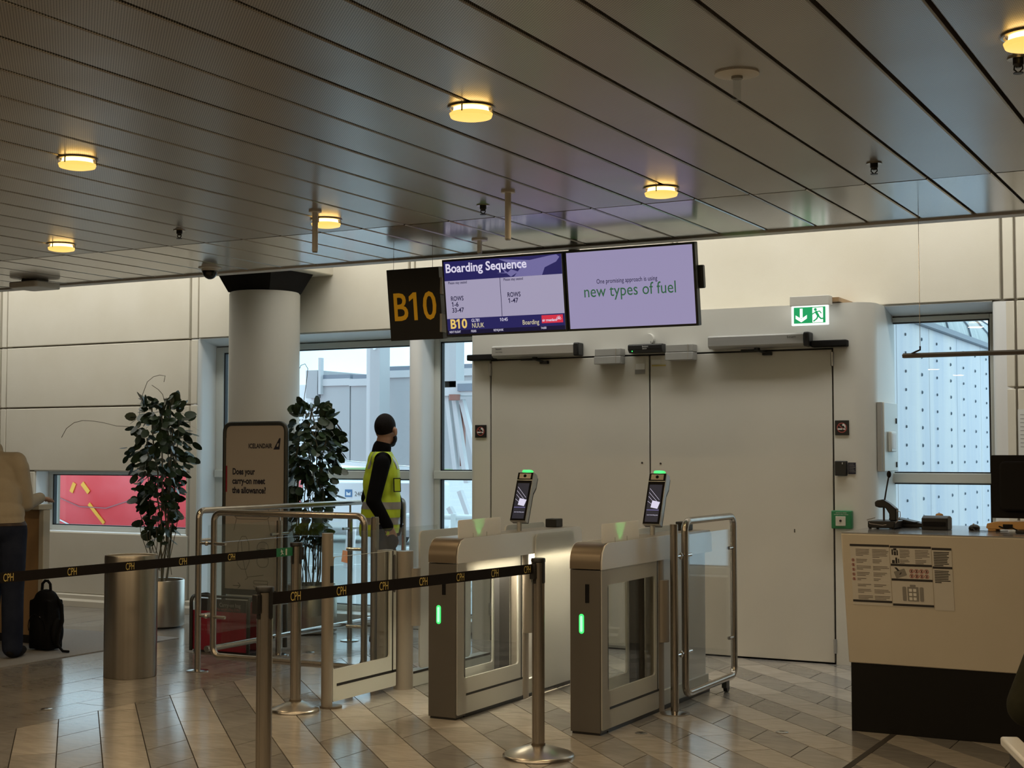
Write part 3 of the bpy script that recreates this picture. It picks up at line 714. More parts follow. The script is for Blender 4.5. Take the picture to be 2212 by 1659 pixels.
t = Thing('wall_notice', (-1.60, W, 1.48), 'white paper notice on the wall above the monitor', 'notice')
t.part('sheet', MB().box(-1.655, -1.44, W - 0.004, W - 0.001, 1.48, 1.81), 'white_print', smooth=0)
mb = MB()
for i in range(9): mb.box(-1.64, -1.46 - 0.03 * (i % 3), W - 0.0046, W - 0.004, 1.77 - 0.028 * i, 1.774 - 0.028 * i)
t.part('notice_text', mb, 'grey_print', smooth=0)

# ================================================================== HANGING SCREENS AND GATE SIGN
tilt = R(7.5)
def hang(xa, y0, z0):   # local frame of a panel tilted towards the floor; y0,z0 is its lower front edge
    up = Vector((0, -math.sin(tilt), math.cos(tilt))); nrm = Vector((0, -math.cos(tilt), -math.sin(tilt)))
    return Vector((xa, y0, z0)), up, nrm
def flatbox(o, up, nrm, a0, a1, b0, b1, d0, d1):
    mb = MB(); mb.prism([(a0, b0), (a1, b0), (a1, b1), (a0, b1)], o + nrm * d0, X, up, nrm * (d1 - d0)); return mb
def onface(o, up, nrm, poly, d=0.001, th=0.0008):
    return MB().prism(poly, o + nrm * d, X, up, nrm * th)

# B10 sign
xb10 = -5.30; o, up, nr = hang(xb10, 8.16, 2.257); w_, h_ = 0.408, 0.476
t = Thing('gate_sign', (-5.1, 8.16, 2.257), 'black hanging gate sign reading B10 in orange', 'sign')
t.part('sign_box', flatbox(o, up, nr, 0, w_, 0, h_, -0.06, 0), 'black', bevel=0.003)
t.part('lettering', MB().text('B10', 0.262, o + nr * 0.002 + X * 0.030 + up * 0.135, X, up, fit=0.345, bold=0.012), 'gold_sign', smooth=0)
for za, zb in ((2.30, 2.42), (2.55, 2.66)): t.part('side_clamp', MB().box(xb10 + w_, xb10 + w_ + 0.015, 8.12, 8.19, za, zb), 'grey_box', smooth=0)
for xx in (-5.255, -4.95):
    t.part('suspension_cable', MB().cyl((xx, 8.12, 2.71), (xx, 8.12, 2.834), 0.0016, n=6), 'steel_bright')

# screens
o1, up, nr = hang(-4.820, 8.085, 2.262); sw, sh = 0.880, 0.500
t = Thing('flight_display', (-4.5, 8.25, 2.24), 'hanging display showing the boarding sequence for the B10 flight', 'screen')
t.part('casing', flatbox(o1, up, nr, 0, sw, 0, sh, -0.055, 0), 'black', bevel=0.004)
m = 0.014; iw, ih = sw - 2 * m, sh - 2 * m
def S(poly): return [(m + a * iw, m + b * ih) for a, b in poly]
def rect(a0, a1, b0, b1): return [(a0, b0), (a1, b0), (a1, b1), (a0, b1)]
pic = t.part('picture', onface(o1, up, nr, S(rect(0, 1, 0, 1)), 0.0004), 'screen_pale', smooth=0)
def pp(mb, m_, nm): return t.part(nm, mb, m_, pic, smooth=0)
pp(onface(o1, up, nr, S(rect(0, 1, 0.735, 1)), 0.0014), 'screen_navy', 'title_band')
pp(onface(o1, up, nr, S(rect(0, 1, 0.055, 0.215)), 0.0014), 'screen_navy', 'flight_band')
pp(onface(o1, up, nr, S(rect(0, 1, 0, 0.055)), 0.0014), 'screen_deep', 'next_flight_band')
pp(onface(o1, up, nr, S(rect(0.478, 0.482, 0.215, 0.735)), 0.0014), 'screen_ink', 'divider')
plane = MB()
for poly in ([(0.48, 0.985), (0.74, 0.945), (0.90, 0.985), (0.96, 0.995), (0.985, 0.96), (0.955, 0.90), (0.86, 0.835), (0.835, 0.736), (0.60, 0.736), (0.66, 0.85)],
             [(0.455, 0.80), (0.54, 0.79), (0.575, 0.74), (0.64, 0.80), (0.58, 0.84), (0.55, 0.80), (0.50, 0.865), (0.53, 0.79)]):
    plane.prism(S(poly), o1 + nr * 0.0022, X, up, nr * 0.0006)
pp(plane, 'screen_plane', 'aircraft_graphic')
def T(mb, s, size, a, b, fit=None, bold=0.0): return mb.text(s, size, o1 + nr * 0.0036 + X * (m + a * iw) + up * (m + b * ih), X, up, fit=fit and fit * iw, bold=bold)
pp(T(MB(), 'Boarding Sequence', 0.080, 0.012, 0.85, 0.70, 0.022), 'screen_white', 'title_text')
for a in (0.03, 0.51): pp(T(MB(), 'Please stay seated', 0.024, a, 0.69, 0.165, 0.012), 'screen_ink', 'seated_text')
for a, b, s_ in ((0.045, 0.46, 'ROWS'), (0.05, 0.38, '1-6'), (0.05, 0.30, '33-47'), (0.535, 0.47, 'ROWS'), (0.54, 0.39, '1-47')):
    pp(T(MB(), s_, 0.042, a, b, {'ROWS': 0.112, '1-6': 0.06, '33-47': 0.105, '1-47': 0.085}[s_], 0.018), 'screen_ink', 'rows_text')
b1 = T(MB(), 'B10', 0.083, 0.025, 0.082, 0.15, 0.028)
pp(b1, 'screen_gold', 'gate_text')
pp(T(MB(), 'NUUK', 0.044, 0.215, 0.078, 0.107, 0.004), 'screen_cream', 'destination_text'); pp(T(MB(), 'Boarding', 0.042, 0.648, 0.088, 0.14, 0.004), 'screen_cream', 'status_text')
wt_ = T(MB(), 'GL781', 0.028, 0.213, 0.158, 0.07, 0.006); T(wt_, '10:45', 0.030, 0.458, 0.150, 0.068, 0.006)
for a, s_ in ((0.015, 'NEXT FLIGHT'), (0.205, 'FI205'), (0.40, 'REYKJAVIK'), (0.80, '14:00')): T(wt_, s_, 0.020, a, 0.018, {'NEXT FLIGHT': 0.10, 'FI205': 0.045, 'REYKJAVIK': 0.085, '14:00': 0.045}[s_], 0.006)
pp(wt_, 'screen_white', 'flight_text')
pp(onface(o1, up, nr, S(rect(0.81, 0.985, 0.095, 0.20)), 0.0024), 'screen_red', 'airline_logo')
lg = T(MB(), 'air greenland', 0.024, 0.815, 0.118, 0.12, 0.02)
for k in range(6):
    a = R(15 + 30 * k); lg.prism(limb((0.952 + .006 * math.cos(a), 0.13 + .012 * math.sin(a)), (0.952 + .024 * math.cos(a), 0.13 + .055 * math.sin(a)), 0.004), o1 + nr * 0.0036 + X * m + up * m, X * iw, up * ih, nr * 0.0004)
pp(lg, 'screen_white', 'logo_text')
o2 = o1 + X * (sw + 0.006)
t = Thing('advert_display', (-3.6, 8.25, 2.24), 'hanging display with lilac advert about new types of fuel', 'screen')
t.part('casing', flatbox(o2, up, nr, 0, sw - 0.02, 0, sh, -0.055, 0), 'black', bevel=0.004)
iw -= 0.02
pic = t.part('picture', onface(o2, up, nr, S(rect(0, 1, 0, 1)), 0.0004), 'screen_lilac', smooth=0)
t.part('small_text', MB().text('One promising approach is using', 0.040, o2 + nr * 0.0016 + X * (m + 0.235 * iw) + up * (m + 0.575 * ih), X, up, fit=0.485 * iw, bold=0.006), 'screen_ink', pic, smooth=0)
t.part('large_text', MB().text('new types of fuel', 0.104, o2 + nr * 0.0016 + X * (m + 0.125 * iw) + up * (m + 0.405 * ih), X, up, fit=0.735 * iw, bold=0.002), 'screen_green', pic, smooth=0)
t.part('side_bracket', flatbox(o2, up, nr, sw - 0.06, sw + 0.004, 0.22, 0.36, -0.10, -0.055), 'black', bevel=0.008)
t = Thing('screen_mount', (-4.06, 8.42, 2.24), 'black ceiling pole and cross rail carrying the two hanging displays', 'mount')
t.part('pole', MB().cyl((-4.06, 8.425, 2.35), (-4.06, 8.425, 3.3), 0.024, n=16), 'black')
t.part('cross_rail', MB().box(-4.70, -3.25, 8.13, 8.40, 2.44, 2.50), 'black', bevel=0.004)
t.part('collar', MB().cyl((-4.06, 8.425, 2.80), (-4.06, 8.425, 2.84), 0.036, n=16), 'grey_box')
# suspended rail at the right
t = Thing('suspended_rail', (-1.2, 7.9, 2.02), 'thin dark rail hung on a wire near the right window', 'rail')
t.part('rail', MB().prism([(-0.02, 0), (0.02, 0), (0.028, 0.016), (0, 0.026), (-0.028, 0.016)], (-1.80, 7.9, 2.018), Y, Z, (2.4, 0, 0)), 'rail_grey')
t.part('end_tip', MB().prism([(-0.02, 0), (0.02, 0), (0.028, 0.016), (0, 0.026), (-0.028, 0.016)], (-1.826, 7.9, 2.018), Y, Z, (0.026, 0, 0)), 'rail_grey')
for xx in (-1.735, 0.3):
    t.part('suspension_wire', MB().cyl((xx, 7.9, 2.07), (xx, 7.9, 2.834), 0.0016, n=6), 'steel')
    t.part('wire_hook', MB().tube([(xx - 0.055, 7.9, 2.036), (xx - 0.02, 7.9, 2.052), (xx, 7.9, 2.06), (xx, 7.9, 2.08)], 0.005, 6), 'black')

# ================================================================== CEILING FITTINGS
lampL = None
GRIDX = [-0.69 + 2.052 * k for k in range(2, -6, -1)]
lamp_labels = {(-2.742, 4.78): 'lit round ceiling lamp, largest and nearest, top centre', (-4.794, 4.78): 'lit round ceiling lamp at upper left beside the dented panels',
               (-2.742, 6.7): 'lit round ceiling lamp right of centre above the displays', (-4.794, 6.7): 'lit round ceiling lamp behind the white hanging rod at left of centre',
               (-6.846, 6.7): 'lit round ceiling lamp farthest left near the ceiling edge', (-0.69, 4.78): 'lit round ceiling lamp just outside the top right corner'}
LP = [(x, y) for y in (6.7, 4.78) for x in GRIDX if any(abs(q[0] - x) + abs(q[1] - y) < 0.1 for q in lamp_labels)]
proto = None
for x, y in LP:
    key = min(lamp_labels, key=lambda q: abs(q[0] - x) + abs(q[1] - y)); near = abs(key[0] - x) + abs(key[1] - y) < 0.1
    if proto is None:
        t = Thing('ceiling_lamp', (x, y, 2.77), 'lamp', 'ceiling lamp', 'round ceiling lamps')
        z = 2.833
        t.part('rim', MB().lathe([(0.078, z + 0.004), (0.091, z - 0.001), (0.091, z - 0.006), (0.083, z - 0.008), (0.078, z - 0.003)], (x, y, 0), 32), 'steel')
        t.part('bulb_drum', MB().lathe([(0.066, z), (0.070, z - 0.018), (0.070, z - 0.034), (0.0, z - 0.034)], (x, y, 0), 28), 'lamp_ring')
        t.part('glass_dish', MB().lathe([(0.081, z - 0.024), (0.084, z - 0.026), (0.079, z - 0.040), (0.055, z - 0.046), (0.0, z - 0.048)], (x, y, 0), 32), 'lamp_glow')
        for a in (0.6, 2.7, 4.8):
            t.part('clip', MB().cyl((x + 0.083 * math.cos(a), y + 0.083 * math.sin(a), z - 0.004), (x + 0.083 * math.cos(a), y + 0.083 * math.sin(a), z - 0.03), 0.003, n=6), 'sign_frame')
        t.light(area('lamp_light', (x, y, 2.775), (x, y, 0), 0.15, 0.15, 8.5, (1.0, 0.72, 0.40), shape='DISK'))
        proto = t.e; e = t.e
    else:
        e = copy_tree(proto); e.location = (x, y, 2.77)
    e['label'] = lamp_labels[key]

def rod(x, y, L_, lab, disc=0.035, r=0.016):
    t = Thing('hanging_rod', (x, y, 2.833 - L_), lab, 'ceiling rod', 'white rods hanging from the ceiling')
    t.part('ceiling_plate', MB().cyl((x, y, 2.834), (x, y, 2.824), disc, n=24), 'off_white')
    t.part('tube', MB().cyl((x, y, 2.826), (x, y, 2.833 - L_), r, n=16), 'off_white')
    t.part('tip', MB().cyl((x, y, 2.833 - L_ + 0.012), (x, y, 2.833 - L_ - 0.006), r * 0.85, n=16), 'grey_box')
rod(-4.674, 6.43, 0.225, 'white rod hanging in front of a lit ceiling lamp, left of the displays')
rod(-3.46, 6.41, 0.245, 'white rod hanging from the ceiling above the boarding display')
rod(-4.40, 7.78, 0.085, 'short white rod at the ceiling edge above the gate sign', 0.05, 0.015)
t = Thing('ceiling_disc', (-1.671, 4.786, 2.72), 'white ceiling disc with a clear tube under it, upper right', 'ceiling fitting')
t.part('disc', MB().lathe([(0.0, 2.834), (0.078, 2.834), (0.078, 2.828), (0.03, 2.822), (0.0, 2.821)], (-1.671, 4.786, 0), 36), 'off_white')
t.part('clear_tube', MB().cyl((-1.671, 4.786, 2.822), (-1.671, 4.786, 2.738), 0.014, n=16), 'clear_acrylic')
t.part('socket', MB().cyl((-1.671, 4.786, 2.823), (-1.671, 4.786, 2.812), 0.02, n=16), 'grey_box')
for (x, y, lab) in ((-5.796, 6.61, 'small sprinkler head in the ceiling at left above the security camera'), (-3.774, 6.71, 'small sprinkler head in the ceiling above the boarding display'),
                    (-1.642, 6.58, 'sprinkler head in the ceiling at right above the exit sign'), (-0.77, 5.05, 'sprinkler head at the top right edge of the ceiling')):
    t = Thing('sprinkler_head', (x, y, 2.78), lab, 'sprinkler', 'sprinkler heads in the ceiling')
    t.part('escutcheon', MB().cyl((x, y, 2.834), (x, y, 2.828), 0.036, n=24), 'steel')
    t.part('body', MB().lathe([(0.018, 2.829), (0.018, 2.812), (0.011, 2.806), (0.008, 2.80)], (x, y, 0), 14), 'black')
    t.part('frame_arm', MB().tube([(x - 0.012, y, 2.81), (x - 0.014, y, 2.795), (x, y, 2.782), (x + 0.014, y, 2.795), (x + 0.012, y, 2.81)], 0.003, 6), 'black')
    t.part('deflector', MB().cyl((x, y, 2.783), (x, y, 2.780), 0.017, n=12), 'black')
t = Thing('security_camera', (-6.78, 8.06, 2.76), 'black dome security camera at the ceiling edge beside the column', 'camera')
t.part('collar', MB().lathe([(0.0, 2.834), (0.082, 2.834), (0.082, 2.828), (0.06, 2.822), (0.0, 2.822)], (-6.78, 8.06, 0), 28), 'off_white')
t.part('dome', MB().ball((-6.78, 8.06, 2.812), (0.056, 0.056, 0.064), 24, 14), 'black_gloss')
t.part('shell_ring', MB().lathe([(0.058, 2.822), (0.061, 2.818), (0.059, 2.808), (0.057, 2.810)], (-6.78, 8.06, 0), 28), 'off_white')
t = Thing('access_point', (-8.48, 8.03, 2.77), 'flat pale box fixed under the ceiling at the far left', 'box')
t.part('casing', MB().prism(rrect(-0.15, 0.15, -0.13, 0.13, 0.03), (-8.48, 8.03, 2.768), X, Y, (0, 0, 0.048)), 'off_white', bevel=0.008)
t.part('mount', MB().box(-8.56, -8.40, 7.97, 8.09, 2.81, 2.834), 'grey_box', smooth=0)

# ================================================================== BOARDING GATES
def side_frame(x, y0, y1, z0, z1, th, bottom, stile0, stile1, top):
    """opaque white surround of a clear pane, lying in the plane x, as a frame with a rounded opening"""
    a0, a1, b0, b1 = y0 + stile0, y1 - stile1, z0 + bottom, z1 - top
    outer = rrect(y0, y1, z0, z1, 0.012, 5); inner = rrect(a0, a1, b0, b1, 0.02, 5); n = len(outer)
    vs = [(x, p[0], p[1]) for p in outer] + [(x, p[0], p[1]) for p in inner] + [(x - th, p[0], p[1]) for p in outer] + [(x - th, p[0], p[1]) for p in inner]
    fs = []
    for i in range(n):
        j = (i + 1) % n
        fs += [(i, j, n + j, n + i), (2 * n + j, 2 * n + i, 3 * n + i, 3 * n + j), (j, i, 2 * n + i, 2 * n + j), (n + i, n + j, 3 * n + j, 3 * n + i)]
    return MB().add(vs, fs)
def flap(t, x, y0, y1, z0, z1):
    return t.part('flap', MB().prism(rrect(y0, y1, z0, z1, 0.035), (x - 0.006, 0, 0), Y, Z, (0.012, 0, 0)), 'frost', label='frosted white flap standing open')
def scanner(t, x, y, z):
    """face scanner on a short pole, leaning back"""
    a = R(21); upv_ = Vector((0, math.sin(a), math.cos(a))); nv = Vector((0, -math.cos(a), math.sin(a)))
    o = Vector((x, y - 0.01, z + 0.062)); w, h, d = 0.112, 0.325, 0.05
    prof = [(0, 0), (d * 0.75, 0.0), (d * 0.75, h * 0.60), (d * 1.25, h * 0.75), (d * 1.25, h * 0.96), (d * 0.9, h), (0, h)]
    hd = t.part('scanner_head', MB().prism([(-p[0], p[1]) for p in prof], o - X * w / 2, nv, upv_, X * w), 'alu', bevel=0.003)
    def q(a0, a1, b0, b1, m_, nm, dd=0.001, th=0.002): 
        return t.part(nm, MB().prism([(a0, b0), (a1, b0), (a1, b1), (a0, b1)], o - X * w / 2 + nv * dd, X, upv_, nv * th), m_, hd, smooth=0)
    q(0.003, w - 0.003, 0.004, h - 0.004, 'black_gloss', 'front_glass')
    q(0.016, w - 0.016, h - 0.044, h - 0.010, 'taupe', 'camera_window', 0.003, 0.001)
    q(0.003, w - 0.003, h - 0.056, h - 0.052, 'alu', 'front_bar', 0.003, 0.001)
    q(0.014, w - 0.016, 0.016, h - 0.075, 'screen_grey', 'screen', 0.003, 0.0006)
    q(0.016, w - 0.018, 0.088, 0.092, 'screen_plane', 'screen_line', 0.0037, 0.0004)
    t.part('screen_card', MB().prism([(0.040, 0.106), (0.084, 0.098), (0.096, 0.140), (0.046, 0.150)], o - X * w / 2 + nv * 0.0045, X, upv_, nv * 0.0005), 'screen_white', hd, smooth=0)
    ml = MB()
    for p, r_ in (((0.018, 0.20), (0.075, 0.145)), ((0.018, 0.175), (0.05, 0.145)), ((0.02, 0.225), (0.088, 0.155)), ((0.016, 0.145), (0.045, 0.125))): ml.prism(limb(p, r_, 0.0016), o - X * w / 2 + nv * 0.0040, X, upv_, nv * 0.0004)
    ml.text('scan boarding pass', 0.0095, o - X * w / 2 + nv * 0.0045 + X * 0.022 + upv_ * 0.056, X, upv_)
    t.part('screen_drawing', ml, 'screen_white', hd, smooth=0)
    t.part('camera_lens', MB().cyl(o + upv_ * (h - 0.027) + nv * 0.003, o + upv_ * (h - 0.027) + nv * 0.007, 0.010, n=14), 'black_gloss', hd)
    t.part('back_cover', MB().prism([(-p[0] - 0.002, p[1]) for p in ((d * 0.72, 0.0), (d * 0.92, 0.0), (d * 0.92, h * 0.58), (d * 1.4, h * 0.73), (d * 1.4, h * 0.93), (d * 1.2, h * 0.96), (d * 1.2, h * 0.75), (d * 0.72, h * 0.60))], o - X * (w / 2 - 0.002), nv, upv_, X * (w - 0.004)), 'black', hd)
    t.part('status_lamp', MB().prism(rrect(-0.036, 0.036, -0.018, 0.018, 0.016), o + upv_ * h - nv * 0.022, X, nv, upv_ * 0.018), 'led_green', hd, bevel=0.004)
    t.part('scanner_pole', MB().cyl((x, y + 0.015, z), (x, y + 0.015, z + 0.09), 0.016, n=14), 'alu')
    g = bpy.data.lights.new('status_glow', 'POINT'); g.energy = 0.12; g.color = (0.1, 1, 0.3); g.shadow_soft_size = 0.02
    go = bpy.data.objects.new('status_glow', g); C.objects.link(go); go.location = o + upv_ * (h + 0.04) - t.L; go.parent = t.e

def gate(x0, x1, y0, y1, lab, flapR, lit):
    xc = (x0 + x1) / 2; t = Thing('boarding_gate', (xc, y0, 0), lab, 'boarding gate', 'boarding gates in front of the door')
    H, F, r = 1.018, 0.878, 0.10; ym = y0 + 0.80
    # front column and curved cap
    fc = t.part('front_column', MB().box(x0 + 0.004, x1 - 0.006, y0 + 0.004, y0 + 0.115, 0.012, F - 0.003), 'taupe_dark', bevel=0.003)
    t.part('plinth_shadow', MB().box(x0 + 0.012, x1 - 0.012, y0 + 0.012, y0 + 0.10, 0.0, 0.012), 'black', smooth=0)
    arcp = [(r + 0.02, F + 0.003), (0, F + 0.003), (0, H - r)] + [(r - r * math.cos(R(q)), H - r + r * math.sin(R(q))) for q in range(15, 91, 15)] + [(r + 0.02, H)]
    t.part('curved_cap', MB().prism(arcp, (x0 + 0.004, y0 + 0.002, 0), Y, Z, (x1 - x0 - 0.010, 0, 0)), 'bronze', smooth=50)
    # sensor slot and green light on the front
    xs = x0 + 0.094
    t.part('sensor_slot', MB().box(xs, xs + 0.024, y0 + 0.0015, y0 + 0.006, 0.70, 0.80), 'black_gloss', fc, bevel=0.001)
    t.part('light_rim', MB().prism(rrect(x0 + 0.058, x0 + 0.086, 0.535, 0.640, 0.0135), (0, y0 + 0.0015, 0), X, Z, (0, 0.004, 0)), 'led_green', fc, smooth=0)
    t.part('light_core', MB().prism(rrect(x0 + 0.0655, x0 + 0.0785, 0.545, 0.630, 0.006), (0, y0 - 0.001, 0), X, Z, (0, 0.004, 0)), 'led_core', fc, smooth=0)
    # upper side fascias and lid
    prof = [(0.02, F), (y1 - y0, F), (y1 - y0, H - 0.05)] + [(y1 - y0 - 0.05 + 0.05 * math.cos(R(q)), H - 0.05 + 0.05 * math.sin(R(q))) for q in (30, 60, 90)] + [(r, H)] + [(r - (r - 0.012) * math.sin(R(q)), H - r + (r) * math.cos(R(q))) for q in (30, 60, 90)] + [(0.012, F)]
    for nm, xa in (('fascia', x1 - 0.006), ('fascia', x0 - 0.002)):
        t.part(nm, MB().prism(prof, (xa, y0, 0), Y, Z, (0.008, 0, 0)), 'silver_panel', smooth=40)
    t.part('lid', MB().box(x0 + 0.008, x1 - 0.008, y0 + 0.118, y1 - 0.05, H - 0.02, H), 'taupe', smooth=0)
    t.part('tail_cap', MB().box(x0 + 0.004, x1 - 0.006, y1 - 0.05, y1 - 0.004, F, H - 0.03), 'taupe', bevel=0.01)
    # lit underside
    t.part('light_strip', MB().box(xc - 0.03, xc + 0.05, y0 + 0.16, ym - 0.05, F - 0.010, F - 0.002), 'led_warm' if lit else 'white_paint', smooth=0)
    if lit:
        t.light(area('gate_light', (xc + 0.03, y0 + 0.48, F - 0.016), (xc + 0.03, y0 + 0.48, 0), 0.08, 0.55, 9.0, (1.0, 0.84, 0.60)))
        t.part('rear_light_strip', MB().box(x1 - 0.034, x1 - 0.008, ym + 0.14, y1 - 0.05, F - 0.008, F - 0.002), 'led_warm', smooth=0)
        t.light(area('rear_gate_light', (x1 - 0.014, (ym + y1) / 2 + 0.05, F - 0.014), (x1 - 0.014, (ym + y1) / 2 + 0.05, 0), 0.02, 0.6, 17.0, (1.0, 0.84, 0.60)))
    # side surrounds and clear panes
    for xa in (x1, x0 + 0.012):
        sfm = t.part('side_surround', side_frame(xa, y0 + 0.012, ym, 0.025, F, 0.012, 0.20, 0.075, 0.05, 0.085), 'frost', smooth=30)
        t.part('side_pane', MB().box(xa - 0.009, xa - 0.004, y0 + 0.08, ym - 0.045, 0.215, F - 0.08), 'barrier_glass', sfm, smooth=0)
        t.part('side_slot', MB().box(xa + 0.0005, xa + 0.0015, y0 + 0.11, ym, 0.125, 0.138).box(xa + 0.0005, xa + 0.0015, ym - 0.022, ym - 0.012, 0.125, F), 'black', sfm, smooth=0)
    t.part('floor_rail', MB().box(x0 + 0.01, x1 - 0.01, y0 + 0.11, y1 - 0.02, 0.0, 0.022), 'black', smooth=0)
    t.part('inner_back', MB().box(xc - 0.025, xc + 0.01, ym - 0.14, ym - 0.01, 0.03, F - 0.02), 'sizer_dark', smooth=0)
    # flap post and rear body
    for s_, xp in ((1, x1 - 0.055),):
        t.part('flap_post', MB().cyl((xp, ym + 0.065, 0.0), (xp, ym + 0.065, F), 0.058, n=28), 'taupe')
        t.part('flap_holder', MB().cyl((xp + 0.042, ym + 0.075, 0.40), (xp + 0.042, ym + 0.075, 0.76), 0.047, n=24), 'taupe')
    t.part('rear_body', MB().box(x0 + 0.02, x1 - 0.035, ym + 0.13, y1 - 0.02, 0.022, F), 'silver_panel', bevel=0.006)
    t.part('rear_base', MB().box(x0 + 0.01, x1 - 0.02, ym + 0.12, y1 - 0.01, 0.0, 0.11), 'frame_white', bevel=0.004)
    if flapR: flap(t, x1 + 0.012, ym + 0.15, ym + 0.69, 0.035, 1.0)
    flap(t, x0 - 0.012, ym + 0.15, ym + 0.69, 0.10, 1.05)
    # frosted shield on top with a green indicator shining on it
    sh = t.part('shield', MB().prism(rrect(y0 + 0.035, y0 + 0.535, H, 1.122, 0.012), (x1 - 0.012, 0, 0), Y, Z, (0.006, 0, 0)), 'frost_top')
    for yy in (y0 + 0.20, y0 + 0.36): t.part('shield_notch', MB().box(x1 - 0.006, x1 - 0.005, yy, yy + 0.003, H, H + 0.025), 'grey_box', sh, smooth=0)
    t.part('top_indicator', MB().cyl((x1 - 0.04, y0 + 0.27, H), (x1 - 0.04, y0 + 0.27, H + 0.004), 0.008, n=12), 'led_green')
    l = bpy.data.lights.new('indicator_light', 'SPOT'); l.energy = 14.0; l.color = (0.10, 1, 0.20); l.spot_size = R(80); l.spot_blend = 0.6; l.shadow_soft_size = 0.004
    lo = bpy.data.objects.new('indicator_light', l); C.objects.link(lo); lo.location = (x1 - 0.04, y0 + 0.27, H + 0.006)
    lo.rotation_euler = Vector((0.035, 0, 0.06)).to_track_quat('-Z', 'Y').to_euler(); t.light(lo)
    scanner(t, xc + 0.005, y0 + 0.915, H)
    t.part('document_reader', MB().box(x0 + 0.03, x0 + 0.11, y1 - 0.22, y1 - 0.12, H, H + 0.055), 'black', bevel=0.005)
    return t
gate(-4.340, -4.150, 7.075, 8.72, 'boarding gate in the middle, lit warm inside, behind the front belt', True, True)
gate(-3.433, -3.245, 7.055, 8.74, 'boarding gate at right beside the swing gate with steel frame', False, False)

# left end barrier of the gate row
t = Thing('gate_barrier', (-5.03, 7.1, 0), 'left end barrier of the boarding gates with round post and clear pane', 'boarding gate')
t.part('front_post', MB().cyl((-5.04, 7.08, 0.01), (-5.04, 7.08, 1.028), 0.034, n=24), 'taupe')
t.part('post_flange', MB().cyl((-5.02, 7.095, 0.0), (-5.02, 7.095, 0.012), 0.066, n=28), 'bronze')
t.part('post_sensor', MB().box(-5.011, -5.004, 7.066, 7.094, 0.735, 0.835), 'black_gloss', bevel=0.001)
t.part('tall_pane', MB().box(-5.036, -5.026, 7.115, 8.32, 0.14, 1.026), 'barrier_glass', smooth=0)
t.part('side_surround', side_frame(-5.018, 7.112, 7.80, 0.03, 0.885, 0.012, 0.19, 0.0015, 0.075, 0.0015), 'frame_white', smooth=30)
t.part('side_slot', MB().box(-5.0175, -5.0165, 7.15, 7.80, 0.118, 0.134).box(-5.0175, -5.0165, 7.752, 7.764, 0.118, 0.885), 'black', smooth=0)
t.part('hand_pocket', MB().prism(rrect(7.765, 7.79, 0.62, 0.86, 0.012), (-5.0175, 0, 0), Y, Z, (0.0012, 0, 0)), 'taupe_dark', smooth=0)
t.part('rear_box', MB().box(-5.10, -5.04, 7.70, 7.80, 0.10, 0.89), 'taupe', bevel=0.005)
t.part('flap_post', MB().cyl((-5.02, 7.885, 0.0), (-5.02, 7.885, 0.876), 0.064, n=28), 'taupe')
t.part('flap_holder', MB().cyl((-4.975, 7.93, 0.40), (-4.975, 7.93, 0.765), 0.050, n=24), 'taupe')
flap(t, -4.97, 8.0, 8.66, 0.115, 1.0)
t.part('rear_base', MB().box(-5.07, -4.99, 7.95, 8.98, 0.0, 0.10), 'frame_white', bevel=0.004)
t.part('rear_slot', MB().box(-4.989, -4.9875, 7.96, 8.98, 0.085, 0.10), 'black', smooth=0)

# ================================================================== STEEL BARRIERS
def clampbar(t, p, q): t.part('glass_clamp', MB().cyl(p, q, 0.011, n=12), 'steel_bright')
t = Thing('barrier_fence', (-6.67, 7.84, 0), 'steel tube barrier with glass panes running to the facade on the left', 'barrier')
t.part('handrail', MB().tube(fillet([(-6.67, 7.84, 0.01), (-6.67, 7.84, 1.105), (-6.67, 10.48, 1.105), (-6.67, 10.48, 0.05)], 0.055), 0.0215, 14), 'steel')
for y in (8.75, 9.68): t.part('post', MB().cyl((-6.67, y, 0.01), (-6.67, y, 1.0), 0.0215, n=14).cyl((-6.67, y, 1.0), (-6.67, y, 1.09), 0.008, n=8), 'steel')
for y in (7.84, 8.75, 9.68, 10.48): t.part('floor_flange', MB().lathe([(0.075, 0.0), (0.075, 0.006), (0.03, 0.014), (0.0, 0.014)], (-6.67, y, 0), 24), 'steel_bright')
for y0, y1 in ((7.93, 8.68), (8.83, 9.61), (9.76, 10.42)):
    t.part('glass_pane', MB().prism(rrect(y0, y1, 0.24, 1.0, 0.01, 2), (-6.665, 0, 0), Y, Z, (0.008, 0, 0)), 'barrier_glass', smooth=0)
    for z in (0.38, 0.90):
        clampbar(t, (-6.67, y0 - 0.09, z), (-6.67, y0 + 0.03, z)); clampbar(t, (-6.67, y1 - 0.03, z), (-6.67, y1 + 0.07, z))
t.part('lower_rail', MB().cyl((-6.72, 7.99, 0.13), (-6.72, 10.42, 0.13), 0.022, n=14), 'steel_bright')

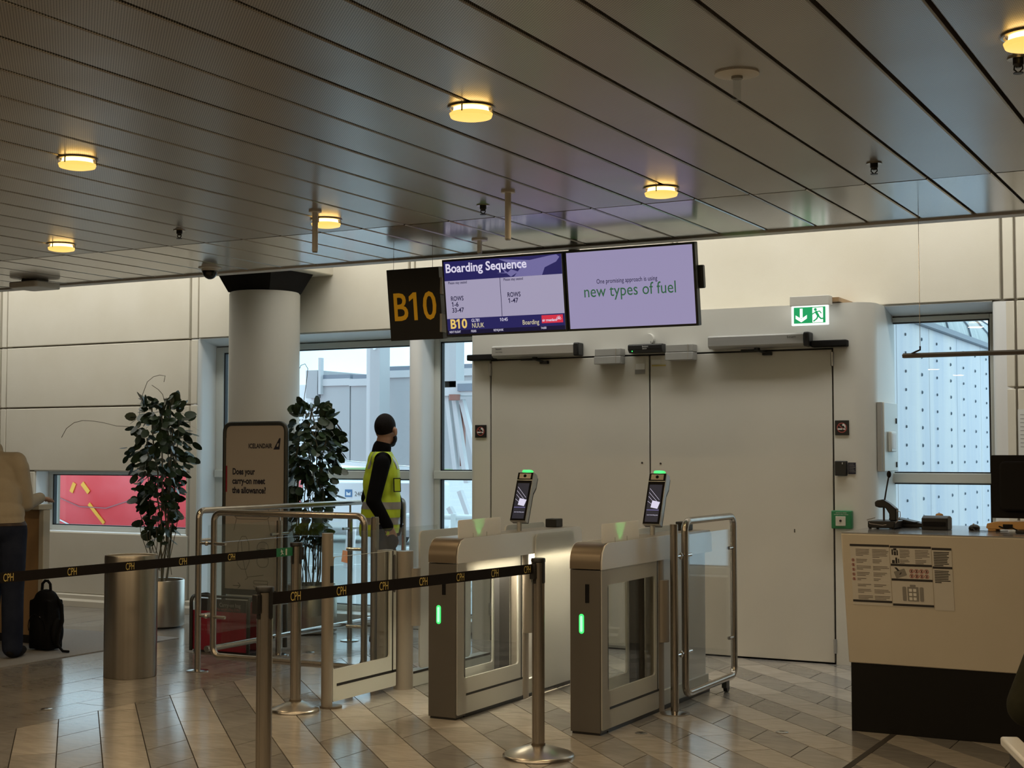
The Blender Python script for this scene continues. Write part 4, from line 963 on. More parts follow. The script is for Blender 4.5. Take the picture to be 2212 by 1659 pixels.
def swing(t, f, a0, a1, z0, z1, r=0.0215):
    t.part('frame', MB().tube(ring_path(a0, a1, z0, z1, 0.06, f), r, 14, closed=True), 'steel')
t = Thing('swing_gate', (-6.5, 7.84, 0), 'wide steel swing gate with clear pane, closed across the passage at left', 'gate')
swing(t, lambda a, b: (a, 7.84, b), -6.535, -5.29, 0.115, 1.095)
t.part('glass_pane', MB().box(-6.46, -5.37, 7.836, 7.844, 0.18, 1.02), 'barrier_glass', smooth=0)
for z in (0.38, 0.88):
    clampbar(t, (-6.53, 7.832, z), (-6.425, 7.832, z)); clampbar(t, (-5.30, 7.832, z), (-5.42, 7.832, z))
    t.part('hinge', MB().cyl((-6.66, 7.84, z), (-6.55, 7.84, z), 0.009, n=10).ball((-6.60, 7.84, z), 0.017, 10, 8), 'steel_bright')
t.part('drop_bolt', MB().box(-5.43, -5.38, 7.825, 7.855, 0.012, 0.10), 'sign_frame', bevel=0.003)
t = Thing('latch_post', (-5.21, 7.84, 0), 'short steel post beside the closed swing gate, behind the clear pane', 'post')
t.part('tube', MB().cyl((-5.21, 7.84, 0.01), (-5.21, 7.84, 1.085), 0.027, n=18), 'steel')
t.part('floor_flange', MB().lathe([(0.07, 0), (0.07, 0.006), (0.03, 0.014), (0, 0.014)], (-5.21, 7.84, 0), 24), 'steel_bright')
t.part('top_cap', MB().cyl((-5.21, 7.84, 1.085), (-5.21, 7.84, 1.092), 0.024, n=18), 'steel_bright')

t = Thing('swing_gate', (-3.15, 7.86, 0), 'narrow steel swing gate with scratched pane and caster, standing open at right', 'gate')
t.part('hinge_post', MB().cyl((-3.15, 7.865, 0.01), (-3.15, 7.865, 1.09), 0.0235, n=18), 'steel')
t.part('floor_flange', MB().lathe([(0.085, 0), (0.085, 0.006), (0.04, 0.016), (0, 0.016)], (-3.15, 7.865, 0), 28), 'steel_bright')
swing(t, lambda a, b: (-3.15, a, b), 8.035, 8.885, 0.085, 1.10)
t.part('glass_pane', MB().box(-3.154, -3.146, 8.10, 8.82, 0.16, 1.02), 'clear_acrylic', smooth=0)
for z in (0.33, 0.90):
    t.part('hinge', MB().cyl((-3.15, 7.88, z), (-3.15, 8.02, z), 0.008, n=10).ball((-3.15, 7.97, z), (0.012, 0.012, 0.022), 10, 8), 'steel_bright')
    clampbar(t, (-3.15, 8.04, z), (-3.15, 8.13, z)); clampbar(t, (-3.15, 8.87, z), (-3.15, 8.79, z))
t.part('caster_fork', MB().box(-3.166, -3.134, 8.69, 8.75, 0.03, 0.075), 'sign_frame', bevel=0.003)
t.part('caster_wheel', MB().cyl((-3.162, 8.735, 0.026), (-3.138, 8.735, 0.026), 0.026, n=18), 'black')

# ================================================================== BELT STANCHIONS
def stanchion(x, y, lab, yaw, H=0.98, br=0.178):
    t = Thing('belt_stanchion', (x, y, 0), lab, 'stanchion', 'steel belt stanchions')
    t.part('base', MB().lathe([(br, 0.0), (br, 0.012), (br * 0.93, 0.020), (br * 0.56, 0.042), (0.045, 0.058), (0.0, 0.060)], (x, y, 0), 56), 'steel_satin', smooth=60)
    n = 40; prof = []
    mb = MB(); vs = []
    for z in (0.055, H - 0.02):
        for k in range(n):
            rr_ = 0.0315 - (0.0022 if k % 10 == 0 else 0.0); vs.append((x + rr_ * math.cos(2 * PI * k / n), y + rr_ * math.sin(2 * PI * k / n), z))
    mb.add(vs, [(k, (k + 1) % n, n + (k + 1) % n, n + k) for k in range(n)] + [tuple(range(n))[::-1], tuple(range(n, 2 * n))])
    pole = t.part('pole', mb, 'steel', smooth=25)
    t.part('collar', MB().cyl((x, y, 0.058), (x, y, 0.070), 0.035, n=24), 'bronze')
    hd = t.part('belt_head', MB().lathe([(0.0322, H - 0.022), (0.0365, H - 0.018), (0.0365, H - 0.004), (0.034, H), (0.0, H)], (x, y, 0), 28), 'black')
    for k in range(4):
        a = yaw + PI / 2 * k; d = Vector((math.cos(a), math.sin(a), 0)); s_ = Vector((-d.y, d.x, 0))
        t.part('belt_slot', MB().prism(rrect(-0.0085, 0.0085, H - 0.125, H - 0.01, 0.008, 4), Vector((x, y, 0)) + d * 0.029, s_, Z, d * 0.0065), 'black', hd)
    t.part('belt_catch', MB().obox(Vector((x, y, H - 0.065)) - Vector((math.cos(yaw), math.sin(yaw), 0)) * 0.046, Vector((math.cos(yaw), math.sin(yaw), 0)) * 0.02, Vector((-math.sin(yaw), math.cos(yaw), 0)) * 0.03, Z * 0.075), 'black', hd, bevel=0.003)
    return t
A, B, Cc = Vector((-3.54, 4.555, 0)), Vector((-3.305, 6.44, 0)), Vector((-5.135, 6.90, 0))
pL = Vector((-5.217, 4.809, 0))      # a point the left belt passes over
dl = (pL - Cc).normalized(); D = Cc + dl * 2.9
dAB = (B - A).normalized()
stanchion(A.x, A.y, 'belt stanchion nearest the viewer, left end of the front belt', math.atan2(dAB.y, dAB.x))
stanchion(B.x, B.y, 'belt stanchion with domed base in front of the two boarding gates', math.atan2(dAB.y, dAB.x))
stanchion(Cc.x, Cc.y, 'belt stanchion holding the green belt end beside the round gate post', math.atan2(dl.y, dl.x), br=0.14)
stanchion(D.x, D.y, 'belt stanchion holding the left end of the long belt, outside the picture at left', math.atan2(dl.y, dl.x))
def belt(p, q, lab, texts, t0, step, zc=0.93, green=0.0, size=0.051):
    d = (q - p).normalized(); Ln = (q - p).length; nrm = Vector((d.y, -d.x, 0))
    if nrm.dot(-(p + q) / 2) < 0: nrm = -nrm
    t = Thing('retractable_belt', ((p + q) / 2) * 1.0, lab, 'belt', 'black retractable belts')
    # right-hand direction as read from the viewer's side
    rd = d if d.cross(Z).dot(nrm) > 0 else -d
    s0 = 0.036; mb = MB()
    a, b = p + d * s0, q - d * s0
    mb.prism([(0, -0.024), ((b - a).length, -0.024), ((b - a).length, 0.024), (0, 0.024)], a + Z * zc - nrm * 0.0008, d, Z, nrm * 0.0016)
    web = t.part('webbing', mb, 'belt', smooth=0)
    for k in range(texts):
        c = p + d * (t0 + step * k)
        t.part('lettering', MB().text('CPH', size, c + Z * (zc - 0.0175) + nrm * 0.0016, rd, Z, sx=0.62, align='CENTER'), 'belt_gold', web, smooth=0)
    if green:
        ga = p + d * s0 if green > 0 else a
        gl = MB().prism([(0, -0.0245), (green, -0.0245), (green, 0.0245), (0, 0.0245)], a + Z * zc - nrm * 0.0015, d, Z, nrm * 0.003)
        g = t.part('green_end', gl, 'belt_green', web, smooth=0, label='green belt end with running figure')
        c = a + d * (green - 0.045) + Z * (zc - 0.018) + nrm * 0.002
        fm = MB()
        for poly in RUN: fm.prism([((x_) * 0.036 - 0.012, y_ * 0.036) for x_, y_ in poly], c, rd, Z, nrm * 0.0006)
        t.part('running_figure', fm, 'white_print', g, smooth=0)
        t.part('door_mark', MB().prism([(0.036, 0.0), (0.048, 0.0), (0.048, 0.036), (0.036, 0.036)], c, rd, Z, nrm * 0.0006), 'cream_plastic', g, smooth=0)
belt(A, B, 'black front belt lettered CPH between the nearest stanchion and the boarding gates', 7, 0.17, 0.272)
belt(Cc, D, 'black long belt lettered CPH with green end, crossing the left side', 7, 0.566, 0.382, green=0.145)

# ================================================================== BIN AND PLANTERS
bx, by = -6.93, 7.46
t = Thing('litter_bin', (bx, by, 0), 'tall round brushed steel litter bin behind the long belt', 'bin')
t.part('body', MB().lathe([(0.172, 0.0), (0.175, 0.004), (0.177, 0.80), (0.174, 0.815), (0.165, 0.812), (0.163, 0.70), (0.0, 0.70)], (bx, by, 0), 56), 'steel_brushed')
t.part('bin_liner', MB().lathe([(0.160, 0.795), (0.150, 0.802), (0.10, 0.785), (0.0, 0.765)], (bx, by, 0), 24), 'paper')

lv = MB(); n = 10
outl = [(0, 0), (0.26, 0.14), (0.36, 0.36), (0.34, 0.62), (0.22, 0.86), (0, 1.0), (-0.22, 0.86), (-0.34, 0.62), (-0.36, 0.36), (-0.26, 0.14)]
vs = [(a, b, -0.35 * a * a - 0.12 * (b - 0.4) ** 2) for a, b in outl] + [(0, 0.3, -0.05), (0, 0.68, -0.06)]
lv.add(vs, [(0, 1, 10), (1, 2, 10), (2, 3, 11, 10), (3, 4, 11), (4, 5, 11), (5, 6, 11), (6, 7, 11), (7, 8, 10, 11), (8, 9, 10), (9, 0, 10)])
LEAF = mesh_of(lv, (0, 0, 0), 80); LEAF.materials.append(MATS['leaf'])
def plant(px, py, lab_pot, lab_plant, seed, r, top, n_leaves, tends, wid):
    rnd = random.Random(seed)
    t = Thing('planter', (px, py, 0), lab_pot, 'planter', 'round steel planters')
    t.part('pot', MB().lathe([(0.212, 0.012), (0.22, 0.02), (0.22, 0.40), (0.216, 0.408), (0.205, 0.405), (0.203, 0.33), (0.0, 0.33)], (px, py, 0), 48), 'steel_brushed')
    t.part('foot', MB().cyl((px, py, 0), (px, py, 0.014), 0.19, n=36), 'black')
    t.part('soil', MB().cyl((px, py, 0.325), (px, py, 0.345), 0.20, n=30), 'soil')
    q = Thing('climbing_plant', (px, py, 0.345), lab_plant, 'plant', 'climbing plants in steel planters')
    st = MB()
    for k in range(9):
        a = rnd.uniform(0, 2 * PI); rad = rnd.uniform(0.02, 0.09); pts = []
        zt_ = rnd.uniform(0.8, 1.0) * top
        for i in range(9):
            z = 0.345 + (zt_ - 0.345) * i / 8; a += rnd.uniform(-0.7, 0.7); f = rad * (1 + 0.8 * i / 8)
            pts.append((px + f * math.cos(a), py + f * math.sin(a), z))
        st.tube(pts, rnd.uniform(0.004, 0.008), 6)
    for k in range(16):                     # hanging bare vines around the foot of the plant
        a = rnd.uniform(0, 2 * PI); r0 = rnd.uniform(0.05, wid * 0.8); z0 = rnd.uniform(0.9, 1.35); pts = []
        z1 = rnd.uniform(0.40, 0.62)
        for i in range(8):
            f = i / 7; rr_ = r0 + 0.03 * math.sin(f * 5 + k); aa = a + 0.5 * math.sin(f * 3 + k)
            pts.append((px + rr_ * math.cos(aa) * (1 - 0.3 * f), py + rr_ * math.sin(aa) * (1 - 0.3 * f), z0 + (z1 - z0) * f))
        st.tube(pts, 0.0032, 5)
    q.part('stems', st, 'stem')
    for k, (dx, dz, pts) in enumerate(tends):
        q.part('tendril', MB().tube([(px + a, py, z) for a, z in pts], 0.0028, 5), 'stem')
    dense = MB()
    for k in range(n_leaves + 260):
        f = rnd.random() ** 0.75; z = 0.72 + (top - 0.72) * f
        h_ = (z - 0.72) / (top - 0.72)
        w = wid * (0.42 + 0.62 * min(1, h_ * 1.7) if h_ < 0.8 else 1.04 - (h_ - 0.8) * 2.6)
        a = rnd.uniform(0, 2 * PI); rad = w * math.sqrt(rnd.uniform(0.15, 1.0))
        c = Vector((px + rad * math.cos(a), py + rad * math.sin(a), z))
        out = Vector((math.cos(a + rnd.uniform(-0.9, 0.9)), math.sin(a + rnd.uniform(-0.9, 0.9)), rnd.uniform(-1.3, 0.15) + (1.2 if f > 0.92 else 0))).normalized()
        nrm = (Z * 0.5 + Vector((math.cos(a), math.sin(a), 0)) * 0.7 + Vector((rnd.uniform(-1, 1), rnd.uniform(-1, 1), rnd.uniform(-0.6, 0.6))) * 0.8).normalized()
        sx = out.cross(nrm).normalized(); nn = sx.cross(out)
        M = Matrix((sx, out, nn)).transposed().to_4x4()
        s_ = rnd.uniform(0.072, 0.115)
        if k >= n_leaves:
            MM = Matrix.Translation(Vector((px, py, z)) + (c - Vector((px, py, z))) * 0.8) @ M @ Matrix.Scale(s_ * 0.95, 4)
            dense.add([MM @ v.co for v in LEAF.vertices], [tuple(pl.vertices) for pl in LEAF.polygons]); continue
        o = bpy.data.objects.new('leaf', LEAF); C.objects.link(o); o.parent = q.e
        o.matrix_local = Matrix.Translation(c - q.L) @ M @ Matrix.Scale(s_, 4)
    q.part('inner_foliage', dense, 'leaf', smooth=80, kind='stuff')
    return t
plant(-8.675, 9.68, 'round steel planter behind the litter bin at left', 'tall dark climbing plant by the low red window', 3, 0.22, 1.97, 290,
      [(0, 0, [(-0.24, 1.70), (-0.38, 1.74), (-0.52, 1.747), (-0.66, 1.775), (-0.773, 1.791), (-0.92, 1.80), (-1.027, 1.781), (-1.12, 1.73), (-1.179, 1.648)]),
       (0, 0, [(-0.25, 1.78), (-0.242, 1.90), (-0.21, 2.03), (-0.161, 2.131), (-0.09, 2.175), (-0.018, 2.188), (0.045, 2.179), (0.03, 2.127)]),
       (0, 0, [(0.03, 1.85), (0.04, 1.965), (0.015, 2.02), (-0.03, 2.06), (-0.107, 2.102)])], 0.27)
plant(-7.26, 9.96, 'round steel planter behind the glass barrier beside the column', 'tall dark climbing plant in front of the tall window beside the column', 11, 0.22, 1.90, 290,
      [(0, 0, [(-0.09, 1.80), (-0.085, 1.95), (-0.06, 2.10), (-0.045, 2.22), (-0.075, 2.262), (-0.118, 2.25), (-0.13, 2.225)]),
       (0, 0, [(0.05, 1.78), (0.10, 1.88), (0.17, 1.915), (0.21, 1.88), (0.195, 1.83)])], 0.265)

# ================================================================== CARRY-ON SIGN AND SIZER
ys = 9.0
t = Thing('carry_on_sign', (-7.1, ys, 0.0), 'tall airline poster stand about carry-on allowance with rounded dark frame', 'sign stand')
x0, x1 = -7.400, -6.800
t.part('frame', MB().tube(fillet([(x0, ys, 0.02), (x0, ys, 1.735), (x1, ys, 1.735), (x1, ys, 0.02)], 0.07), 0.018, 12), 'sign_frame')
t.part('lower_bar', MB().box(x0, x1, ys - 0.016, ys + 0.016, 0.40, 0.445), 'sign_frame', bevel=0.003)
t.part('back_board', MB().box(x0 + 0.012, x1 - 0.012, ys - 0.004, ys + 0.010, 0.44, 1.72), 'poster', smooth=0)
yf = ys - 0.006
ps = t.part('poster', MB().box(x0 + 0.016, x1 - 0.020, yf, ys - 0.0035, 0.445, 1.625), 'poster', smooth=0)
px0 = x0 + 0.016
def PT(s, size, a, z, m_, nm, sx=1.0, al='LEFT', bold=0.0):
    mb = MB().text(s, size, (px0 + a, yf - 0.0012, z), X, Z, 1.0, al, fit=sx, bold=bold)
    return t.part(nm, mb, m_, ps, smooth=0)
PT('ICELANDAIR', 0.050, 0.222, 1.543, 'ink_navy', 'airline_name', 0.232, 'LEFT', 0.03)
t.part('tail_logo', MB().prism([(0, 0), (0.058, 0), (0.068, 0.088), (0.056, 0.088)], (px0 + 0.466, yf - 0.0008, 1.532), X, Z, (0, -0.0008, 0)), 'ink_navy', ps, smooth=0)
t.part('tail_mark', MB().prism([(0.030, 0.022), (0.046, 0.022), (0.054, 0.048), (0.040, 0.048)], (px0 + 0.466, yf - 0.0018, 1.532), X, Z, (0, -0.0006, 0)), 'poster', ps, smooth=0)
for k, (s_, w_) in enumerate((('Does your', 0.222), ('carry-on meet', 0.322), ('the allowance?', 0.330))): PT(s_, 0.068, 0.066, 1.338 - 0.073 * k, 'ink_navy', 'headline', w_, 'LEFT', 0.034)
t.part('red_tab', MB().box(px0, px0 + 0.014, yf - 0.0015, yf - 0.0004, 1.20, 1.405), 'sizer_red', ps, smooth=0)
ln = MB()
def line(pts, w=0.0045, closed=False):
    n_ = len(pts)
    for i in range(n_ if closed else n_ - 1): ln.prism(limb(pts[i], pts[(i + 1) % n_], w), (px0, yf - 0.0006, 0), X, Z, (0, -0.0006, 0))
line(rrect(0.09, 0.435, 0.99, 1.075, 0.04), closed=True); line([(0.09, 1.01), (0.435, 1.01)]); line([(0.34, 1.03), (0.42, 1.03)])
line([(0.11, 0.99), (0.085, 0.90)]); line([(0.42, 0.99), (0.44, 0.90)])
line([(0.12, 0.64), (0.13, 0.80), (0.165, 0.855), (0.205, 0.855), (0.235, 0.80), (0.24, 0.66), (0.21, 0.60), (0.16, 0.60)], closed=True)
line([(0.17, 0.70), (0.20, 0.60), (0.225, 0.53), (0.20, 0.52)]); line([(0.16, 0.82), (0.17, 0.70)]); line([(0.225, 0.54), (0.38, 0.56)])
line(rrect(0.315, 0.425, 0.62, 0.815, 0.045), closed=True); line([(0.315, 0.755), (0.425, 0.755)]); line([(0.345, 0.765), (0.395, 0.765)])
line([(0.32, 0.69), (0.35, 0.715), (0.38, 0.69), (0.425, 0.69)])
line(rrect(0.285, 0.42, 0.49, 0.515, 0.008), closed=True)
line([(0.285, 0.475), (0.31, 0.42 + 0.02), (0.36, 0.425), (0.41, 0.45), (0.42, 0.49)])
line([(0.08, 0.47), (0.15, 0.47)], 0.006); line([(0.13, 0.495), (0.155, 0.47), (0.13, 0.450)], 0.006)
t.part('line_drawings', ln, 'ink_line', ps, smooth=0, label='thin line drawings of bags')
t = Thing('bag_sizer', (-7.05, 8.66, 0), 'red and black carry-on bag sizer box under the poster stand', 'bag sizer')
sx0, sx1, sy0, sy1 = -7.365, -6.84, 8.58, 8.80
t.part('red_front', MB().box(sx0 + 0.02, sx1 - 0.012, sy0 + 0.012, sy0 + 0.03, 0.02, 0.315), 'sizer_red', smooth=0)
t.part('red_side', MB().box(sx0 + 0.008, sx0 + 0.02, sy0 + 0.012, sy1 - 0.03, 0.02, 0.315), 'sizer_red', smooth=0)
t.part('dark_header', MB().box(sx0 + 0.07, sx1 - 0.012, sy0 + 0.012, sy0 + 0.03, 0.315, 0.405), 'sizer_dark', smooth=0)
t.part('header_text', MB().text('Carry-on bag', 0.042, (-7.105, sy0 + 0.011, 0.352), X, Z, 0.9), 'faded_text', smooth=0)
t.part('weight_text', MB().text('Max weight 10kg (22lbs)', 0.026, (-7.135, sy0 + 0.011, 0.325), X, Z, 0.9).text('free to bring', 0.03, (-7.28, sy0 + 0.011, 0.20), X, Z).text('on board', 0.03, (-7.28, sy0 + 0.011, 0.165), X, Z), 'red_text', smooth=0)
for xx in (sx0, sx1 + 0.02): t.part('side_hoop', MB().tube(fillet([(xx, sy0, 0.012), (xx, sy0, 0.42), (xx, sy1, 0.42), (xx, sy1, 0.012)], 0.05), 0.014, 10), 'sign_frame')
t.part('top_bar', MB().cyl((sx0, sy0 + 0.06, 0.42), (sx1 + 0.02, sy0 + 0.06, 0.42), 0.010, n=10), 'sign_frame')
t.part('tray_base', MB().box(sx0, sx1 + 0.02, sy0 + 0.03, sy1, 0.0, 0.02), 'sizer_dark', smooth=0)
t.part('back_panel', MB().box(sx0 + 0.02, sx1, sy1 - 0.03, sy1 - 0.015, 0.02, 0.38), 'sizer_red', smooth=0)

# ================================================================== COUNTER AND WHAT STANDS ON IT
t = Thing('boarding_counter', (-0.9, 8.0, 0), 'white boarding counter with black plinth at the right edge', 'counter')
cx0, cx1 = -2.125, 0.9
t.part('white_front', MB().prism([(7.70, 1.072), (7.835, 0.368), (8.75, 0.368), (8.75, 1.072)], (cx0, 0, 0), Y, Z, (cx1 - cx0, 0, 0)), 'counter_white', bevel=0.006)
t.part('plinth', MB().box(cx0 + 0.010, cx1 - 0.01, 7.842, 8.6, 0.0, 0.368), 'plinth_black', bevel=0.003)
t.part('counter_top', MB().box(cx0 + 0.004, cx1 - 0.004, 7.705, 8.745, 1.0725, 1.078), 'counter_top', smooth=0)
fu = Vector((0, 7.70 - 7.835, 1.072 - 0.368)).normalized(); fn = Vector((0, -fu.z, fu.y))
def fo(x, z):  # a point on the slanted front at height z
    f = (1.072 - z) / (1.072 - 0.368); return Vector((x, 7.70 + 0.135 * f, z)) + fn * 0.0012
def sheet(x0, x1, z0, z1, lab):
    q = Thing('notice_sheet', fo(x0, z0), lab, 'notice', 'notices on the counter front')
    h = (z1 - z0) / fu.z; o = fo(x0, z0)
    q.part('paper', MB().prism([(0, 0), (x1 - x0, 0), (x1 - x0, h), (0, h)], o, X, fu, fn * 0.001), 'paper', smooth=0)
    return q, o + fn * 0.0014, x1 - x0, h
rn = random.Random(5)
def bars(q, o, w, rows, m_='ink', nm='header_bar'):
    for a, b, h_ in rows: q.part(nm, MB().prism([(a * w, b), (w * (1 - a), b), (w * (1 - a), b + h_), (a * w, b + h_)], o, X, fu, fn * 0.0006), m_, smooth=0)
def lines(q, o, blocks, m_='ink_grey', pitch=0.0082, th=0.0034):
    mb = MB()
    for a0, a1, b, n_ in blocks:
        for k in range(n_):
            e = a1 - (a1 - a0) * (rn.uniform(0.0, 0.15) if k < n_ - 1 else rn.uniform(0.3, 0.6))
            mb.prism([(a0, b - pitch * k), (e, b - pitch * k), (e, b - pitch * k + th), (a0, b - pitch * k + th)], o, X, fu, fn * 0.0005)
    q.part('text_lines', mb, m_, smooth=0)
def rings(q, o, cs, r, m_='red_print'):
    mb = MB(); ik = MB()
    for a, b in cs:
        n_ = 16
        for i in range(n_):
            t0, t1 = 2 * PI * i / n_, 2 * PI * (i + 1) / n_
            mb.prism([(a + r * math.cos(t0), b + r * math.sin(t0)), (a + r * math.cos(t1), b + r * math.sin(t1)), (a + r * .78 * math.cos(t1), b + r * .78 * math.sin(t1)), (a + r * .78 * math.cos(t0), b + r * .78 * math.sin(t0))], o, X, fu, fn * 0.0005)
        mb.prism([(p[0] + a, p[1] + b) for p in limb((-r * .6, r * .6), (r * .6, -r * .6), r * .2)], o, X, fu, fn * 0.0007)
        ik.prism([(p[0] + a, p[1] + b) for p in limb((-r * .1, -r * .6), (r * .15, r * .55), r * .5)], o, X, fu, fn * 0.0004)
    q.part('ban_rings', mb, m_, smooth=0); q.part('ban_icons', ik, 'ink', smooth=0)
q, o, w, h = sheet(-2.079, -1.870, 0.690, 1.018, 'left notice sheet on the counter front with two text columns')
bars(q, o, w, ((0, h - 0.012, 0.012), (0, 0.016, 0.012)))
lines(q, o, [(0.03, 0.11, h - 0.030, 5), (0.118, 0.205, h - 0.030, 6), (0.03, 0.09, h - 0.085, 3), (0.118, 0.17, h - 0.085, 3), (0.03, 0.11, h - 0.122, 3), (0.118, 0.205, h - 0.122, 3), (0.03, 0.10, h - 0.157, 3), (0.118, 0.19, h - 0.157, 3), (0.03, 0.08, h - 0.19, 2), (0.118, 0.16, h - 0.19, 2), (0.03, 0.115, h - 0.222, 2), (0.118, 0.19, h - 0.222, 2), (0.03, 0.11, h - 0.25, 3), (0.118, 0.205, h - 0.25, 3), (0.03, 0.11, h - 0.285, 3), (0.118, 0.205, h - 0.285, 3)])
rings(q, o, [(0.013, h - 0.088 - 0.026 * k) for k in range(5)], 0.0085)
q, o, w, h = sheet(-1.866, -1.652, 0.690, 1.015, 'middle notice sheet on the counter front with suitcase pictures')
bars(q, o, w, ((0, h - 0.012, 0.012), (0, h - 0.110, 0.012), (0, h - 0.190, 0.012), (0, 0.004, 0.012)))
lines(q, o, [(0.05, 0.105, h - 0.024, 6), (0.13, 0.205, h - 0.024, 6), (0.05, 0.10, h - 0.078, 3), (0.13, 0.19, h - 0.078, 3)])
rings(q, o, [(0.107 + 0.026 * k, h - 0.135 - 0.027 * j) for k in range(4) for j in range(2)], 0.0115)
bt = MB()
for a, b, w2_, h2_ in ((0.008, -0.05, 0.008, 0.03), (0.02, -0.052, 0.011, 0.022), (0.018, -0.026, 0.016, 0.012), (0.034, -0.052, 0.007, 0.028), (0.008, -0.096, 0.014, 0.018), (0.026, -0.096, 0.010, 0.032), (0.04, -0.094, 0.006, 0.024)):
    bt.prism(rrect(a, a + w2_, h + b, h + b + h2_, 0.002, 2), o, X, fu, fn * 0.0005)
q.part('bottle_icons', bt, 'ink', smooth=0)
cs = MB(); M2 = Matrix.Rotation(R(20), 2)
cs.prism([tuple(Vector((0.048, h - 0.150)) + M2 @ Vector(p)) for p in rrect(-0.03, 0.03, -0.019, 0.019, 0.004)], o, X, fu, fn * 0.0005)
q.part('hand_luggage_icon', cs, 'grey_print', smooth=0); cs = MB()
cs.prism(rrect(0.054, 0.074, 0.032, 0.110, 0.006), o, X, fu, fn * 0.0005).prism(rrect(0.080, 0.138, 0.032, 0.110, 0.003), o, X, fu, fn * 0.0005).prism(rrect(0.144, 0.164, 0.032, 0.110, 0.006), o, X, fu, fn * 0.0005)
cs.prism(rrect(0.094, 0.124, 0.110, 0.122, 0.003), o, X, fu, fn * 0.0005)
q.part('suitcase_icons', cs, 'grey_print', smooth=0)
q.part('dark_icons', MB().prism([(0.018, h - 0.118), (0.03, h - 0.118), (0.045, h - 0.135), (0.035, h - 0.138)], o, X, fu, fn * 0.0007).prism(limb((0.044, h - 0.156), (0.054, h - 0.144), 0.005), o, X, fu, fn * 0.0008), 'ink', smooth=0)
pk = MB()
for i in range(2):
    for j in range(3): pk.prism(rrect(0.088 + 0.022 * i, 0.104 + 0.022 * i, 0.038 + 0.023 * j, 0.054 + 0.023 * j, 0.002, 2), o, X, fu, fn * 0.0008)
q.part('suitcase_items', pk, 'white_print', smooth=0)
q, o, w, h = sheet(-1.648, -1.548, 0.680, 1.010, 'right narrow notice sheet on the counter front, blank below')
bars(q, o, w, ((0, h - 0.012, 0.012), (0, h - 0.112, 0.012)))
lines(q, o, [(0.008, 0.088, h - 0.026, 9), (0.008, 0.088, h - 0.126, 8)], 'ink', 0.0088, 0.0046)

ZT = 1.0785
t = Thing('desk_microphone', (-2.0, 8.2, ZT), 'black gooseneck microphone unit with arched handset on the counter', 'microphone')
mx, my = -2.02, 8.16
t.part('base', MB().box(mx - 0.065, mx + 0.085, my - 0.05, my + 0.16, ZT + 0.006, ZT + 0.045), 'black', bevel=0.006)
for sx_ in (-0.055, 0.075): t.part('foot', MB().cyl((mx + sx_, my - 0.035, ZT), (mx + sx_, my - 0.035, ZT + 0.007), 0.008, n=8).cyl((mx + sx_, my + 0.14, ZT), (mx + sx_, my + 0.14, ZT + 0.007), 0.008, n=8), 'black')
hp = [(0.085, 0.045), (0.085, 0.112), (0.045, 0.145), (0.010, 0.165), (-0.02, 0.160), (-0.035, 0.150), (-0.033, 0.125), (-0.01, 0.118), (0.025, 0.118), (0.045, 0.085), (0.047, 0.045)]
t.part('handset_arch', MB().prism(hp, (mx, my - 0.01, ZT), X, Z, (0, 0.06, 0)), 'black', bevel=0.006)
t.part('support_stem', MB().cyl((mx + 0.01, my + 0.02, ZT + 0.04), (mx + 0.01, my + 0.02, ZT + 0.12), 0.006, n=8), 'leather')
t.part('gooseneck', MB().tube([(mx + 0.012, my + 0.03, ZT + 0.155), (mx + 0.02, my + 0.035, ZT + 0.21), (mx + 0.034, my + 0.04, ZT + 0.29)], 0.0045, 8), 'black')
t.part('mic_head', MB().ball((mx + 0.036, my + 0.041, ZT + 0.305), (0.0125, 0.0125, 0.020), 12, 10), 'black_soft')
t.part('cable', MB().tube([(mx + 0.085, my, ZT + 0.10), (mx + 0.105, my, ZT + 0.098), (mx + 0.106, my, ZT + 0.07), (mx + 0.088, my - 0.03, ZT + 0.035), (mx + 0.02, my - 0.056, ZT + 0.022), (mx - 0.05, my - 0.056, ZT + 0.03), (mx - 0.075, my - 0.02, ZT + 0.05), (mx - 0.04, my + 0.02, ZT + 0.06)], 0.0022, 6), 'faded_text')
t = Thing('telephone', (-1.88, 8.36, ZT), 'low black telephone behind the microphone unit', 'telephone')
t.part('phone_base', MB().prism([(0, 0), (0.20, 0), (0.20, 0.02), (0.05, 0.05), (0, 0.05)], (-2.02, 8.33, ZT + 0.003), X, Z, (0, 0.12, 0)), 'black', bevel=0.005)
t.part('keypad', MB().box(-1.94, -1.86, 8.32, 8.40, ZT + 0.026, ZT + 0.034), 'black_soft', bevel=0.002)
t.part('foot', MB().box(-2.0, -1.86, 8.33, 8.39, ZT, ZT + 0.004), 'black', smooth=0)
t = Thing('document_reader', (-1.73, 8.22, ZT), 'black reader box with rounded top on the counter', 'reader')
pr_ = [(0, 0), (0.12, 0), (0.12, 0.065)] + [(0.06 + 0.06 * math.cos(R(a)), 0.055 + 0.022 * math.sin(R(a))) for a in (30, 60, 90, 120, 150)] + [(0, 0.065)]
t.part('body', MB().prism(pr_, (-1.80, 8.17, ZT), Y, Z, (0.142, 0, 0)), 'black', bevel=0.004)
t.part('read_window', MB().box(-1.79, -1.67, 8.162, 8.170, ZT + 0.02, ZT + 0.045), 'black_gloss', smooth=0)
t = Thing('hand_stamp', (-1.715, 8.33, ZT), 'small orange knob showing behind the black reader box', 'stamp')
t.part('knob', MB().ball((-1.735, 8.33, ZT + 0.075), (0.022, 0.016, 0.012), 14, 8), 'beige_plastic')
t.part('stem', MB().cyl((-1.735, 8.33, ZT), (-1.735, 8.33, ZT + 0.07), 0.008, n=10), 'beige_plastic')
t = Thing('computer_mouse', (-1.53, 8.24, ZT), 'small black computer mouse on the counter', 'mouse')
